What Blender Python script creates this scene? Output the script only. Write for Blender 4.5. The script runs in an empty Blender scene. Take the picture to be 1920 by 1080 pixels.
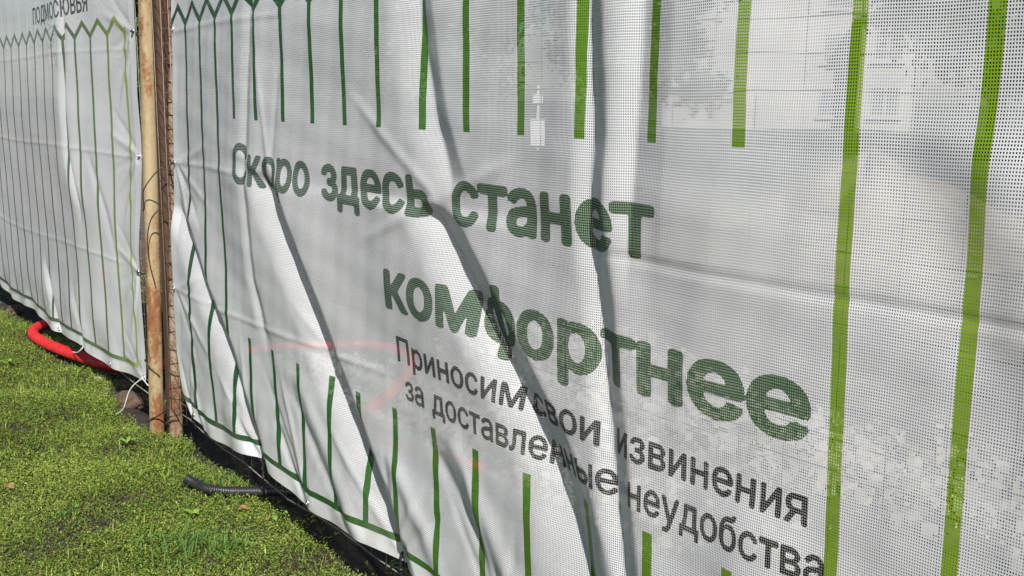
import bpy, bmesh, math, random
import numpy as np
from mathutils import Vector, Matrix

random.seed(7)
RNG = np.random.default_rng(7)
S = bpy.context.scene
COL = S.collection

# ------------------------------------------------------------------ camera
cd = bpy.data.cameras.new("camera")
cd.sensor_width = 36.0
cd.lens = 37.07
cd.clip_start = 0.05
cd.clip_end = 2000.0
cam = bpy.data.objects.new("camera", cd)
COL.objects.link(cam)
cam.location = (0.0, -1.4, 1.5)
cam.rotation_euler = (math.radians(79.810), math.radians(-0.564), math.radians(54.025))
S.camera = cam

# ------------------------------------------------------------------ sky, sun, exposure
SUN_AZ, SUN_EL = 67.0, 42.0      # degrees to the right of the fence's normal, height
sd = Vector((math.sin(math.radians(SUN_AZ)) * math.cos(math.radians(SUN_EL)),
             -math.cos(math.radians(SUN_AZ)) * math.cos(math.radians(SUN_EL)),
             math.sin(math.radians(SUN_EL))))
wd = bpy.data.worlds.new("World")
S.world = wd
wd.use_nodes = True
wn = wd.node_tree
bg = wn.nodes["Background"]
sky = wn.nodes.new("ShaderNodeTexSky")
sky.sky_type = 'NISHITA'
sky.sun_disc = False
sky.sun_elevation = math.radians(SUN_EL)
sky.sun_rotation = math.atan2(sd.x, sd.y)
wn.links.new(sky.outputs[0], bg.inputs[0])
bg.inputs[1].default_value = 0.052
sl = bpy.data.lights.new("sun", 'SUN')
sl.energy = 4.9
sl.angle = math.radians(0.5)
sl.color = (1.0, 0.965, 0.91)
sun = bpy.data.objects.new("sun", sl)
COL.objects.link(sun)
sun.location = (4, -4, 6)
sun.rotation_euler = sd.to_track_quat('Z', 'Y').to_euler()
S.view_settings.view_transform = 'Standard'
S.view_settings.look = 'None'
S.view_settings.exposure = 0.38
S.view_settings.gamma = 1.0
S.view_settings.use_curve_mapping = False
S.render.engine = 'CYCLES'
S.cycles.transparent_max_bounces = 32
S.cycles.max_bounces = 6


# ------------------------------------------------------------------ helpers
def tag(o, label=None, cat=None, group=None, kind=None):
    if label: o["label"] = label
    if cat: o["category"] = cat
    if group: o["group"] = group
    if kind: o["kind"] = kind
    return o


def empty(name, loc=(0, 0, 0), rz=0.0):
    o = bpy.data.objects.new(name, None)
    o.location = loc
    o.rotation_euler = (0, 0, rz)
    o.empty_display_size = 0.1
    COL.objects.link(o)
    return o


def mesh_obj(name, verts, faces, mat=None, parent=None, smooth=False):
    me = bpy.data.meshes.new(name)
    me.from_pydata([tuple(v) for v in verts], [], [tuple(f) for f in faces])
    if smooth:
        me.polygons.foreach_set("use_smooth", np.ones(len(me.polygons), dtype=bool))
    o = bpy.data.objects.new(name, me)
    if mat: me.materials.append(mat)
    COL.objects.link(o)
    if parent: o.parent = parent
    return o


def np_mesh(name, V, F, mat=None, parent=None, smooth=False):
    """V (n,3) float, F (m,k) int; all faces with k corners"""
    V = np.asarray(V, dtype=np.float32); F = np.asarray(F, dtype=np.int32)
    me = bpy.data.meshes.new(name)
    n, m, k = len(V), len(F), F.shape[1]
    me.vertices.add(n); me.vertices.foreach_set("co", V.ravel())
    me.loops.add(m * k); me.loops.foreach_set("vertex_index", F.ravel())
    me.polygons.add(m)
    me.polygons.foreach_set("loop_start", np.arange(0, m * k, k, dtype=np.int32))
    try:
        me.polygons.foreach_set("loop_total", np.full(m, k, dtype=np.int32))
    except Exception:
        pass
    if smooth:
        me.polygons.foreach_set("use_smooth", np.ones(m, dtype=bool))
    me.update(calc_edges=True)
    me.validate()
    if mat: me.materials.append(mat)
    o = bpy.data.objects.new(name, me)
    COL.objects.link(o)
    if parent: o.parent = parent
    return o


def bm_obj(name, bm, mat=None, parent=None, smooth=False):
    me = bpy.data.meshes.new(name)
    bm.to_mesh(me); bm.free()
    if smooth:
        for p in me.polygons: p.use_smooth = True
    if mat: me.materials.append(mat)
    o = bpy.data.objects.new(name, me)
    COL.objects.link(o)
    if parent: o.parent = parent
    return o


def catmull(pts, n):
    """resample a polyline smoothly into about n points"""
    P = [Vector(p) for p in pts]
    P = [P[0] * 2 - P[1]] + P + [P[-1] * 2 - P[-2]]
    out = []
    segs = len(P) - 3
    per = max(2, n // segs)
    for i in range(segs):
        a, b, c, d = P[i:i + 4]
        for j in range(per):
            t = j / per
            out.append(0.5 * ((2 * b) + (c - a) * t + (2 * a - 5 * b + 4 * c - d) * t * t + (3 * b - a - 3 * c + d) * t ** 3))
    out.append(P[-2].copy())
    return out


def tube_geo(path, radius, sides=8, cap=True):
    """swept tube: radius is a number or a list along the path"""
    n = len(path)
    R = radius if hasattr(radius, '__len__') else [radius] * n
    V, F = [], []
    up = Vector((0, 0, 1))
    prev = None
    for i, p in enumerate(path):
        a = path[max(0, i - 1)]; b = path[min(n - 1, i + 1)]
        t = (Vector(b) - Vector(a))
        t = t.normalized() if t.length > 1e-9 else Vector((1, 0, 0))
        if prev is None:
            ref = up if abs(t.z) < 0.9 else Vector((0, 1, 0))
            nx = t.cross(ref).normalized()
        else:
            nx = (prev - t * prev.dot(t))
            nx = nx.normalized() if nx.length > 1e-9 else t.orthogonal().normalized()
        prev = nx
        ny = t.cross(nx)
        for k in range(sides):
            th = 2 * math.pi * k / sides
            V.append(Vector(p) + (nx * math.cos(th) + ny * math.sin(th)) * R[i])
    for i in range(n - 1):
        for k in range(sides):
            k2 = (k + 1) % sides
            F.append((i * sides + k, i * sides + k2, (i + 1) * sides + k2, (i + 1) * sides + k))
    if cap:
        F.append(tuple(range(sides - 1, -1, -1)))
        F.append(tuple((n - 1) * sides + k for k in range(sides)))
    return V, F


def merge_geo(parts):
    V, F = [], []
    for v, f in parts:
        o = len(V)
        V += list(v)
        F += [tuple(i + o for i in q) for q in f]
    return V, F


def tube(name, path, radius, mat, parent=None, sides=8, cap=True):
    V, F = tube_geo([Vector(p) for p in path], radius, sides, cap)
    return mesh_obj(name, V, F, mat, parent, smooth=True)


# ------------------------------------------------------------------ node helpers
class E:
    """tiny expression builder over Math nodes"""
    nt = None

    def __init__(self, s): self.s = s

    @staticmethod
    def op(kind, *a):
        n = E.nt.nodes.new("ShaderNodeMath"); n.operation = kind
        for i, x in enumerate(a):
            if isinstance(x, E): E.nt.links.new(x.s, n.inputs[i])
            else: n.inputs[i].default_value = float(x)
        return E(n.outputs[0])

    def __add__(s, o): return E.op('ADD', s, o)
    def __radd__(s, o): return E.op('ADD', o, s)
    def __sub__(s, o): return E.op('SUBTRACT', s, o)
    def __rsub__(s, o): return E.op('SUBTRACT', o, s)
    def __mul__(s, o): return E.op('MULTIPLY', s, o)
    def __rmul__(s, o): return E.op('MULTIPLY', o, s)
    def __truediv__(s, o): return E.op('DIVIDE', s, o)
    def abs(s): return E.op('ABSOLUTE', s)
    def fract(s): return E.op('FRACT', s)
    def lt(s, o): return E.op('LESS_THAN', s, o)
    def gt(s, o): return E.op('GREATER_THAN', s, o)
    def max(s, o): return E.op('MAXIMUM', s, o)
    def min(s, o): return E.op('MINIMUM', s, o)


def new_mat(name):
    m = bpy.data.materials.new(name)
    m.use_nodes = True
    E.nt = m.node_tree
    return m, m.node_tree, m.node_tree.nodes["Principled BSDF"]


def noise_fac(nt, scale, detail=4, rough=0.55, coord='Object', vec_scale=None):
    tc = nt.nodes.new("ShaderNodeTexCoord")
    nz = nt.nodes.new("ShaderNodeTexNoise")
    nz.inputs["Scale"].default_value = scale
    nz.inputs["Detail"].default_value = detail
    nz.inputs["Roughness"].default_value = rough
    if vec_scale:
        mp = nt.nodes.new("ShaderNodeMapping")
        mp.inputs["Scale"].default_value = vec_scale
        nt.links.new(tc.outputs[coord], mp.inputs[0])
        nt.links.new(mp.outputs[0], nz.inputs["Vector"])
    else:
        nt.links.new(tc.outputs[coord], nz.inputs["Vector"])
    return nz.outputs[0]


def ramp(nt, fac, stops):
    r = nt.nodes.new("ShaderNodeValToRGB")
    el = r.color_ramp.elements
    while len(el) < len(stops): el.new(0.5)
    for e, (p, c) in zip(el, stops):
        e.position = p; e.color = (*c, 1.0)
    nt.links.new(fac, r.inputs[0])
    return r.outputs[0]


def mix_col(nt, fac, a, b):
    m = nt.nodes.new("ShaderNodeMix"); m.data_type = 'RGBA'
    if isinstance(fac, (int, float)): m.inputs[0].default_value = fac
    else: nt.links.new(fac, m.inputs[0])
    for idx, x in ((6, a), (7, b)):
        if isinstance(x, tuple): m.inputs[idx].default_value = (*x, 1.0)
        else: nt.links.new(x, m.inputs[idx])
    return m.outputs[2]


def bump(nt, bsdf, height, strength, dist):
    b = nt.nodes.new("ShaderNodeBump")
    b.inputs["Strength"].default_value = strength
    b.inputs["Distance"].default_value = dist
    nt.links.new(height, b.inputs["Height"])
    nt.links.new(b.outputs[0], bsdf.inputs["Normal"])


def noisy_mat(name, c0, c1, scale=20.0, rough=0.7, bump_d=0.0, detail=5, metal=0.0, spread=(0.3, 0.7), coord='Object'):
    m, nt, b = new_mat(name)
    f = noise_fac(nt, scale, detail, coord=coord)
    nt.links.new(ramp(nt, f, [(spread[0], c0), (spread[1], c1)]), b.inputs["Base Color"])
    b.inputs["Roughness"].default_value = rough
    b.inputs["Metallic"].default_value = metal
    if bump_d: bump(nt, b, f, 0.6, bump_d)
    return m


# ------------------------------------------------------------------ banner cloth: shape
def sstep(a, b, x):
    t = np.clip((x - a) / (b - a), 0, 1)
    return t * t * (3 - 2 * t)


def fold(u, z, line, wl, wr, a1, a2, a3, fade=(0.05, 0.05), dl=0.42, dr=0.5):
    """a pleat: broad facet turned right, sharp valley on `line`, narrower facet turned left.
    line = [(u, z), ...] with falling z. Returns the depth towards the viewer's side."""
    L = np.array(line)[::-1]
    ue = np.interp(z, L[:, 1], L[:, 0])
    # continue the end slopes
    s = u - ue
    zt, zb = L[-1, 1], L[0, 1]
    win = sstep(zt + fade[0], zt - fade[0], z) * sstep(zb - fade[1], zb + fade[1], z)
    tl = np.maximum(-s / wl, 0); tr = np.maximum(s / wr, 0)
    left = np.where(tl < 1, -a2 + (a1 + a2) * np.sin(np.pi / 2 * np.minimum(tl, 1)), a1 * np.exp(-((tl - 1) * dl) ** 2))
    right = np.where(tr < 1, -a2 + (a3 + a2) * (1 - (1 - np.minimum(tr, 1)) ** 1.15), a3 * np.exp(-((tr - 1) * dr) ** 2))
    return np.where(s < 0, left, right) * win


def soft(u, z, line, w, a, fade=(0.08, 0.08)):
    L = np.array(line)[::-1]
    ue = np.interp(z, L[:, 1], L[:, 0])
    zt, zb = L[-1, 1], L[0, 1]
    win = sstep(zt + fade[0], zt - fade[0], z) * sstep(zb - fade[1], zb + fade[1], z)
    return a * np.exp(-((u - ue) / w) ** 2) * win


def crease(u, z, zc, u0, u1, a, w=0.010, amp=0.006, fr=3.0):
    """pressed line from folding the cloth for storage"""
    zz = zc + amp * np.sin(u * fr)
    d = z - zz
    return a * np.exp(-(d / w) ** 2) * sstep(u0 - .08, u0 + .08, u) * sstep(u1 + .08, u1 - .08, u)


def wob(u, z, k, p):
    return np.sin(u * k[0] + z * k[1] + p) * np.sin(u * k[2] - z * k[3] + 1.7 * p)


def bulge_right(u, z):
    hz = np.interp(z, [0.19, 0.3, 0.64, 1.0, 1.3, 1.7, 2.2], [0.008, 0.014, 0.027, 0.048, 0.062, 0.066, 0.05])
    hu = sstep(-4.22, -3.2, u) * (0.06 + 0.94 * sstep(-0.65, -1.35, u))
    return hz * hu


def depth_right(u, z):
    d = bulge_right(u, z)
    for kw in FOLDS_R:
        d = d + fold(u, z, **kw)
    for ln, w, a in SOFT_R:
        d = d + soft(u, z, ln, w, a)
    d = d + crease(u, z, 1.238, -4.3, -3.35, 0.0022, 0.008)
    d = d + crease(u, z, 1.205, -1.52, 1.0, -0.0026, 0.008, 0.008, 2.2)
    d = d + crease(u, z, 0.742, -4.3, -2.45, 0.0024, 0.008, 0.02, 2.0)
    d = d + crease(u, z, 1.74, -4.3, -3.0, 0.0018, 0.008)
    d = d + 0.0030 * wob(u, z, (5.1, 3.3, 2.3, 4.1), 0.4) + 0.0014 * wob(u, z, (17, 9, 11, 13), 2.0) + 0.0007 * wob(u, z, (41, 23, 29, 37), 0.7)
    for (eu, ez), fan in WRINKLES_R:
        for ang, a, ln in fan:
            q = (eu + ln * math.cos(math.radians(ang)), ez + ln * math.sin(math.radians(ang)))
            d = d + ray_crease(u, z, (eu, ez), q, a, 0.016)
    # small puckers above the hem
    d = d + 0.006 * np.exp(-((z - 0.2) / 0.13) ** 2) * np.sin(u * 21 + 6 * z)
    return d


FOLDS_R = [
    # upper pleat
    dict(line=[(-2.235, 2.3), (-2.225, 1.78), (-2.19, 1.61), (-2.145, 1.45), (-2.08, 1.31)], wl=0.15, wr=0.075, a1=0.010, a2=0.015, a3=0.005, fade=(0.05, 0.10)),
    # long pleat running down from the end of the first line
    dict(line=[(-2.165, 1.235), (-2.07, 1.135), (-1.985, 1.035), (-1.865, 0.91), (-1.77, 0.81), (-1.685, 0.695), (-1.61, 0.51), (-1.52, 0.2), (-1.50, 0.1)],
         wl=0.18, wr=0.115, a1=0.012, a2=0.024, a3=0.009, fade=(0.02, 0.03), dl=0.5),
    # pleat from the first word to the hem
    dict(line=[(-3.17, 1.25), (-3.07, 1.10), (-2.90, 0.89), (-2.72, 0.63), (-2.55, 0.42), (-2.43, 0.235), (-2.38, 0.12)],
         wl=0.17, wr=0.105, a1=0.011, a2=0.024, a3=0.014, fade=(0.05, 0.05), dl=0.5),
    # pleat near the posts
    dict(line=[(-4.13, 1.06), (-3.90, 0.82), (-3.65, 0.60), (-3.44, 0.29), (-3.40, 0.15)], wl=0.16, wr=0.11, a1=0.012, a2=0.016, a3=0.012, fade=(0.05, 0.05)),
    # upright pleat
    dict(line=[(-1.59, 1.78), (-1.565, 1.44), (-1.575, 1.29), (-1.535, 0.97), (-1.505, 0.75), (-1.48, 0.55), (-1.44, 0.2), (-1.43, 0.1)],
         wl=0.06, wr=0.06, a1=0.005, a2=0.013, a3=0.010, fade=(0.10, 0.05), dl=0.6, dr=0.7),
    # thin pleat through the first word
    dict(line=[(-3.20, 1.95), (-3.28, 1.55), (-3.335, 1.25), (-3.33, 0.90), (-3.25, 0.70)], wl=0.06, wr=0.055, a1=0.006, a2=0.005, a3=0.006, fade=(0.1, 0.12)),
    # short pleat beside the upright one, dying out above the lettering
    dict(line=[(-1.43, 2.3), (-1.435, 1.6), (-1.452, 1.30), (-1.46, 1.2)], wl=0.07, wr=0.085, a1=0.009, a2=0.010, a3=0.006, fade=(0.05, 0.14)),
]
SOFT_R = [
    ([(-0.80, 1.45), (-0.72, 1.30), (-0.66, 1.10)], 0.08, 0.009),
    ([(-0.92, 1.45), (-0.84, 1.30), (-0.76, 1.10)], 0.07, -0.005),
    ([(-3.05, 0.55), (-2.85, 0.35), (-2.70, 0.18)], 0.035, -0.006),
    ([(-2.98, 0.60), (-2.76, 0.35), (-2.62, 0.18)], 0.05, 0.007),
    ([(-2.20, 0.62), (-2.02, 0.45), (-1.86, 0.25)], 0.04, -0.007),
    ([(-2.10, 0.66), (-1.93, 0.45), (-1.78, 0.25)], 0.05, 0.008),
    ([(-2.42, 0.52), (-2.25, 0.35), (-2.15, 0.2)], 0.05, 0.008),
    ([(-3.62, 0.42), (-3.55, 0.3), (-3.46, 0.2)], 0.03, -0.009),
    ([(-3.20, 0.42), (-3.12, 0.3), (-3.03, 0.2)], 0.03, -0.010),
    ([(-4.02, 0.36), (-4.0, 0.28), (-3.97, 0.2)], 0.03, 0.010),
    ([(-1.15, 0.80), (-1.2, 0.5), (-1.25, 0.2)], 0.09, 0.012),
]


WRINKLES_R = [
    ((-4.15, 1.235), [(-20, .003, .5), (-38, -.003, .45), (12, .0025, .5), (-60, .004, .5)]),
    ((-4.15, 0.72), [(-30, .004, .5), (-50, -.003, .4), (20, .003, .45)]),
    ((-4.10, 0.21), [(70, .004, .4), (105, -.003, .3), (45, .004, .5)]),
    ((-3.41, 0.21), [(100, .004, .55), (122, -.004, .6), (140, .004, .5), (80, -.003, .35)]),
    ((-2.99, 0.21), [(112, .005, .5), (128, -.004, .55), (95, -.003, .4), (60, .003, .3)]),
    ((-2.43, 0.21), [(95, -.004, .4), (140, .004, .6), (60, .004, .45), (42, -.004, .5)]),
    ((-1.90, 0.21), [(110, .005, .5), (128, -.004, .5), (80, -.003, .4)]),
    ((-1.40, 0.21), [(100, .004, .4), (125, -.004, .45), (60, .004, .4)]),
    ((-2.13, 1.26), [(150, .003, .6), (-160, .003, .5), (20, .003, .4)]),
    ((-3.12, 1.24), [(165, .003, .4), (75, -.003, .5), (100, .003, .5)]),
    ((-2.72, 0.70), [(150, .003, .4), (170, -.002, .4)]),
]


def place_right(u, z):
    y = -depth_right(u, z) - 0.006
    edge = np.interp(z, [0.19, 0.26, 0.46, 1.03, 1.66, 2.2], [-0.02, -0.06, -0.105, -0.055, 0.015, 0.05])
    dx = edge * np.exp(-np.maximum(u + 4.19, 0) / 0.35)
    dx = dx + 0.10 * np.exp(-((z - 0.19) / 0.07)) * np.exp(-np.maximum(u + 4.19, 0) / 0.07)
    dz = 0.016 * np.cos(2 * np.pi * (u + 3.40)) * np.exp(-(z - 0.19) / 0.2) + 0.008 * np.exp(-(z - .19) / .3)
    dz = dz + 0.004 * np.sin(9 * u + 1) * np.exp(-(z - 0.19) / 0.1)
    return np.stack([u + dx, y, z + dz], -1)


FOLDS_L = [
    dict(line=[(-5.62, 2.3), (-5.58, 1.8), (-5.62, 1.5), (-5.60, 1.2), (-5.48, 0.95)], wl=0.10, wr=0.05, a1=0.010, a2=0.006, a3=0.010, fade=(0.05, 0.12)),
    dict(line=[(-5.30, 1.20), (-5.12, 0.95), (-5.05, 0.8)], wl=0.08, wr=0.05, a1=0.003, a2=0.002, a3=0.002, fade=(0.08, 0.08)),
    dict(line=[(-6.30, 0.55), (-6.18, 0.35), (-6.1, 0.15)], wl=0.10, wr=0.06, a1=0.010, a2=0.008, a3=0.008, fade=(0.15, 0.05)),
    dict(line=[(-5.72, 0.45), (-5.65, 0.30), (-5.62, 0.15)], wl=0.10, wr=0.05, a1=0.010, a2=0.006, a3=0.008, fade=(0.12, 0.05)),
]


def ray_crease(u, z, p, q, a, w):
    p = np.array(p); q = np.array(q); d = q - p; L = np.hypot(*d); d = d / L
    s = (u - p[0]) * d[0] + (z - p[1]) * d[1]
    n = -(u - p[0]) * d[1] + (z - p[1]) * d[0]
    return a * np.exp(-(n / w) ** 2) * sstep(-0.01, 0.05, s) * sstep(L, L * 0.5, s)


def place_left(u, z):
    hz = np.interp(z, [0.19, 0.4, 0.9, 1.4, 1.9], [0.045, 0.055, 0.065, 0.07, 0.06])
    d = hz * sstep(-4.68, -5.7, u) * (0.7 + 0.3 * sstep(-9.0, -7.0, u))
    for kw in FOLDS_L: d = d + fold(u, z, **kw)
    d = d + crease(u, z, 1.235, -9, -4.75, 0.0018, 0.008)
    d = d + crease(u, z, 0.72, -9, -4.95, 0.0018, 0.008, 0.02, 2.0)
    d = d + crease(u, z, 1.70, -9, -4.75, 0.0014, 0.008)
    for e in ((-4.71, 1.765), (-4.71, 1.24), (-4.70, 0.715), (-4.71, 0.21)):
        for ang, a in ((165, .003), (215, .0035), (195, -.002), (145, -.002), (240, .005)):
            q = (e[0] + 0.42 * math.cos(math.radians(ang)), e[1] + 0.42 * math.sin(math.radians(ang)))
            d = d + ray_crease(u, z, e, q, a, 0.018)
    d = d + 0.003 * wob(u, z, (4.1, 3.0, 2.9, 3.7), 1.1) + 0.0015 * wob(u, z, (15, 8, 10, 12), 0.3)
    d = d + 0.006 * np.exp(-((z - 0.2) / 0.12) ** 2) * np.sin(u * 17 + 5 * z)
    y = -d - 0.006
    edge = np.interp(z, [0.19, 0.25, 0.45, 0.69, 0.80, 1.0, 1.2, 1.28, 1.5, 1.75, 2.2], [-0.055, -0.05, -0.065, -0.075, -0.07, -0.01, 0.045, 0.045, 0.03, 0.05, 0.055])
    dx = edge * np.exp(-np.maximum(-4.68 - u, 0) / 0.3)
    dz = 0.012 * np.cos(2 * np.pi * (u + 4.72) / 1.05) * np.exp(-(z - 0.19) / 0.2)
    dz = dz + 0.012 * np.exp(-(z - .19) / .15) * np.exp(-np.maximum(-4.68 - u, 0) / .1)
    return np.stack([u + dx, y, z + dz], -1)


class Cloth:
    """grid sheet in print coordinates (u metres along the fence, z metres up)"""

    def __init__(self, u0, u1, z0, z1, g, place):
        self.u0, self.z0, self.g = u0, z0, g
        self.nu = int(round((u1 - u0) / g)); self.nz = int(round((z1 - z0) / g))
        uu = u0 + g * np.arange(self.nu + 1); zz = z0 + g * np.arange(self.nz + 1)
        self.U, self.Z = np.meshgrid(uu, zz, indexing='ij')
        self.P = place(self.U, self.Z)

    def interp(self, u, z):
        g = self.g
        i = np.clip(np.floor((u - self.u0) / g).astype(int), 0, self.nu - 1)
        j = np.clip(np.floor((z - self.z0) / g).astype(int), 0, self.nz - 1)
        fx = ((u - self.u0) / g - i)[..., None]; fz = ((z - self.z0) / g - j)[..., None]
        P = self.P
        p00, p10, p01, p11 = P[i, j], P[i + 1, j], P[i, j + 1], P[i + 1, j + 1]
        lo = p00 + fx * (p10 - p00) + fz * (p11 - p10)      # fx >= fz
        hi = p00 + fz * (p01 - p00) + fx * (p11 - p01)
        return np.where(fx >= fz, lo, hi)

    def build(self, name, mat, parent, thick):
        nu, nz = self.nu, self.nz
        idx = np.arange((nu + 1) * (nz + 1)).reshape(nu + 1, nz + 1)
        a, b, c, d = idx[:-1, :-1].ravel(), idx[1:, :-1].ravel(), idx[1:, 1:].ravel(), idx[:-1, 1:].ravel()
        T = np.concatenate([np.stack([a, b, c], 1), np.stack([a, c, d], 1)])
        V = self.P.reshape(-1, 3)
        V2 = V + np.array([0, thick, 0])
        N = len(V)
        o = np_mesh(name, np.concatenate([V, V2]), np.concatenate([T, T[:, ::-1] + N]), mat, parent, smooth=True)
        uvx = np.stack([self.U.ravel(), self.Z.ravel()], 1)
        uvx = np.concatenate([uvx, uvx])
        set_uv(o.data, uvx)
        return o


def set_uv(me, vert_uv):
    uv = me.uv_layers.new(name="UVMap")
    li = np.empty(len(me.loops), dtype=np.int32)
    me.loops.foreach_get("vertex_index", li)
    uv.data.foreach_set("uv", np.asarray(vert_uv, dtype=np.float32)[li].ravel())


# ------------------------------------------------------------------ banner cloth: materials
PU, PV = 0.0042, 0.0050


def hole_mask(u, v, hems):
    """1 where the woven mesh is open"""
    uw = u + E.op("SINE", v * 31.0 + u * 5.0) * 0.0007 + E.op("SINE", v * 9.0 - u * 13.0) * 0.0012
    vw = v + E.op("SINE", u * 27.0 + v * 4.0) * 0.0008 + E.op("SINE", u * 7.0 + v * 11.0) * 0.0014
    h = ((uw / PU).fract() - 0.5).abs().lt(0.290) * ((vw / PV).fract() - 0.5).abs().lt(0.285)
    for (s, val, more) in hems:
        x = u if s == 'u' else v
        h = h * (x.gt(val) if more else x.lt(val))
    return h


def banner_mat(name, hems, stripes, stops, u_rng, gap):
    m, nt, b = new_mat(name)
    uvn = nt.nodes.new("ShaderNodeUVMap"); uvn.uv_map = "UVMap"
    sp = nt.nodes.new("ShaderNodeSeparateXYZ")
    nt.links.new(uvn.outputs[0], sp.inputs[0])
    u, v = E(sp.outputs[0]), E(sp.outputs[1])
    hole = hole_mask(u, v, hems)
    # print
    if stripes is None:
        base = None
    else:
        us, w, zv, zp, ubnd = stripes
        ph = ((u - us) / 0.2 + 0.5).fract() - 0.5            # -0.5..0.5, 0 on a stripe
        line = (ph.abs() * 0.2).lt(w / 2) * v.lt(zv) * v.gt(0.258)
        if gap:
            line = line * (1.0 - u.gt(gap[0]) * u.lt(gap[1]) * v.gt(gap[2]) * v.lt(gap[3]))
        zig = ((v - (zv + (zp - zv) * 2.0 * ph.abs())).abs()).lt(0.0150)
        bot = (v - 0.258).abs().lt(0.0105)
        mask = line.max(zig).max(bot) * u.lt(ubnd[1]) * u.gt(ubnd[0])
        t = (u - u_rng[0]) / (u_rng[1] - u_rng[0])
        ink = ramp(nt, t.s, stops)
        f = noise_fac(nt, 3.0, 5)
        white = ramp(nt, f, [(0.25, (0.74, 0.755, 0.775)), (0.75, (0.82, 0.83, 0.84))])
        # dust splashed up along the bottom
        dz = E(noise_fac(nt, 9.0, 5))
        dirt = (1.0 - (v - 0.2) / 0.28).max(0.0) * (dz - 0.42).max(0.0) * 1.6
        col = mix_col(nt, mask.s, white, ink)
        col = mix_col(nt, dirt.min(0.5).s, col, (0.36, 0.32, 0.26))
        base = col
    if base is None:
        base = None
    finish_cloth(m, nt, b, hole, base)
    return m


def finish_cloth(m, nt, b, hole, col, rough=0.42, spec=0.35):
    if col is not None: nt.links.new(col, b.inputs["Base Color"])
    b.inputs["Roughness"].default_value = rough
    b.inputs["Specular IOR Level"].default_value = spec
    tr = nt.nodes.new("ShaderNodeBsdfTranslucent")
    if col is not None: nt.links.new(col, tr.inputs[0])
    ms = nt.nodes.new("ShaderNodeMixShader"); ms.inputs[0].default_value = 0.08
    nt.links.new(b.outputs[0], ms.inputs[1]); nt.links.new(tr.outputs[0], ms.inputs[2])
    tp = nt.nodes.new("ShaderNodeBsdfTransparent")
    mx = nt.nodes.new("ShaderNodeMixShader")
    nt.links.new(hole.s, mx.inputs[0])
    nt.links.new(ms.outputs[0], mx.inputs[1]); nt.links.new(tp.outputs[0], mx.inputs[2])
    out = nt.nodes["Material Output"]
    nt.links.new(mx.outputs[0], out.inputs[0])


def ink_mat(name, hems, stops, u_rng):
    m, nt, b = new_mat(name)
    uvn = nt.nodes.new("ShaderNodeUVMap"); uvn.uv_map = "UVMap"
    sp = nt.nodes.new("ShaderNodeSeparateXYZ")
    nt.links.new(uvn.outputs[0], sp.inputs[0])
    u, v = E(sp.outputs[0]), E(sp.outputs[1])
    hole = hole_mask(u, v, hems)
    t = (u - u_rng[0]) / (u_rng[1] - u_rng[0])
    finish_cloth(m, nt, b, hole, ramp(nt, t.s, stops), 0.6, 0.12)
    return m


HEM_R = [('u', -4.13, True), ('u', 0.50, False), ('v', 0.246, True), ('v', 2.09, False)]
HEM_L = [('u', -8.95, True), ('u', -4.745, False), ('v', 0.236, True), ('v', 2.09, False)]
M_RIGHT = banner_mat("printed_mesh_cloth", HEM_R, (-4.0, 0.025, 1.765, 1.829, (-4.20, 0.42)),
                     [(0.0, (0.022, 0.075, 0.048)), (0.35, (0.028, 0.135, 0.040)), (0.62, (0.085, 0.23, 0.030)), (1.0, (0.25, 0.42, 0.012))],
                     (-4.2, -0.7), (-3.5, -1.1, 0.672, 1.424))
M_LEFT = banner_mat("faded_mesh_cloth", HEM_L, (-4.81, 0.024, 1.765, 1.829, (-9.1, -4.79)),
                    [(0.0, (0.085, 0.125, 0.10)), (0.72, (0.11, 0.17, 0.12)), (0.9, (0.18, 0.27, 0.11)), (1.0, (0.42, 0.52, 0.15))],
                    (-8.0, -4.80), None)
GREEN_STOPS = [(0.0, (0.014, 0.062, 0.036)), (0.5, (0.022, 0.090, 0.034)), (1.0, (0.036, 0.115, 0.034))]
M_GREEN_INK = ink_mat("green_ink_cloth", HEM_R, GREEN_STOPS, (-3.6, -1.0))
M_BLACK_INK = ink_mat("black_ink_cloth", HEM_R, [(0, (0.004, 0.004, 0.0045)), (1, (0.005, 0.005, 0.005))], (-3.6, -1.0))
M_GREY_INK = ink_mat("grey_ink_cloth", HEM_L, [(0, (0.020, 0.021, 0.024)), (1, (0.028, 0.028, 0.03))], (-7, -5))


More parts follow.
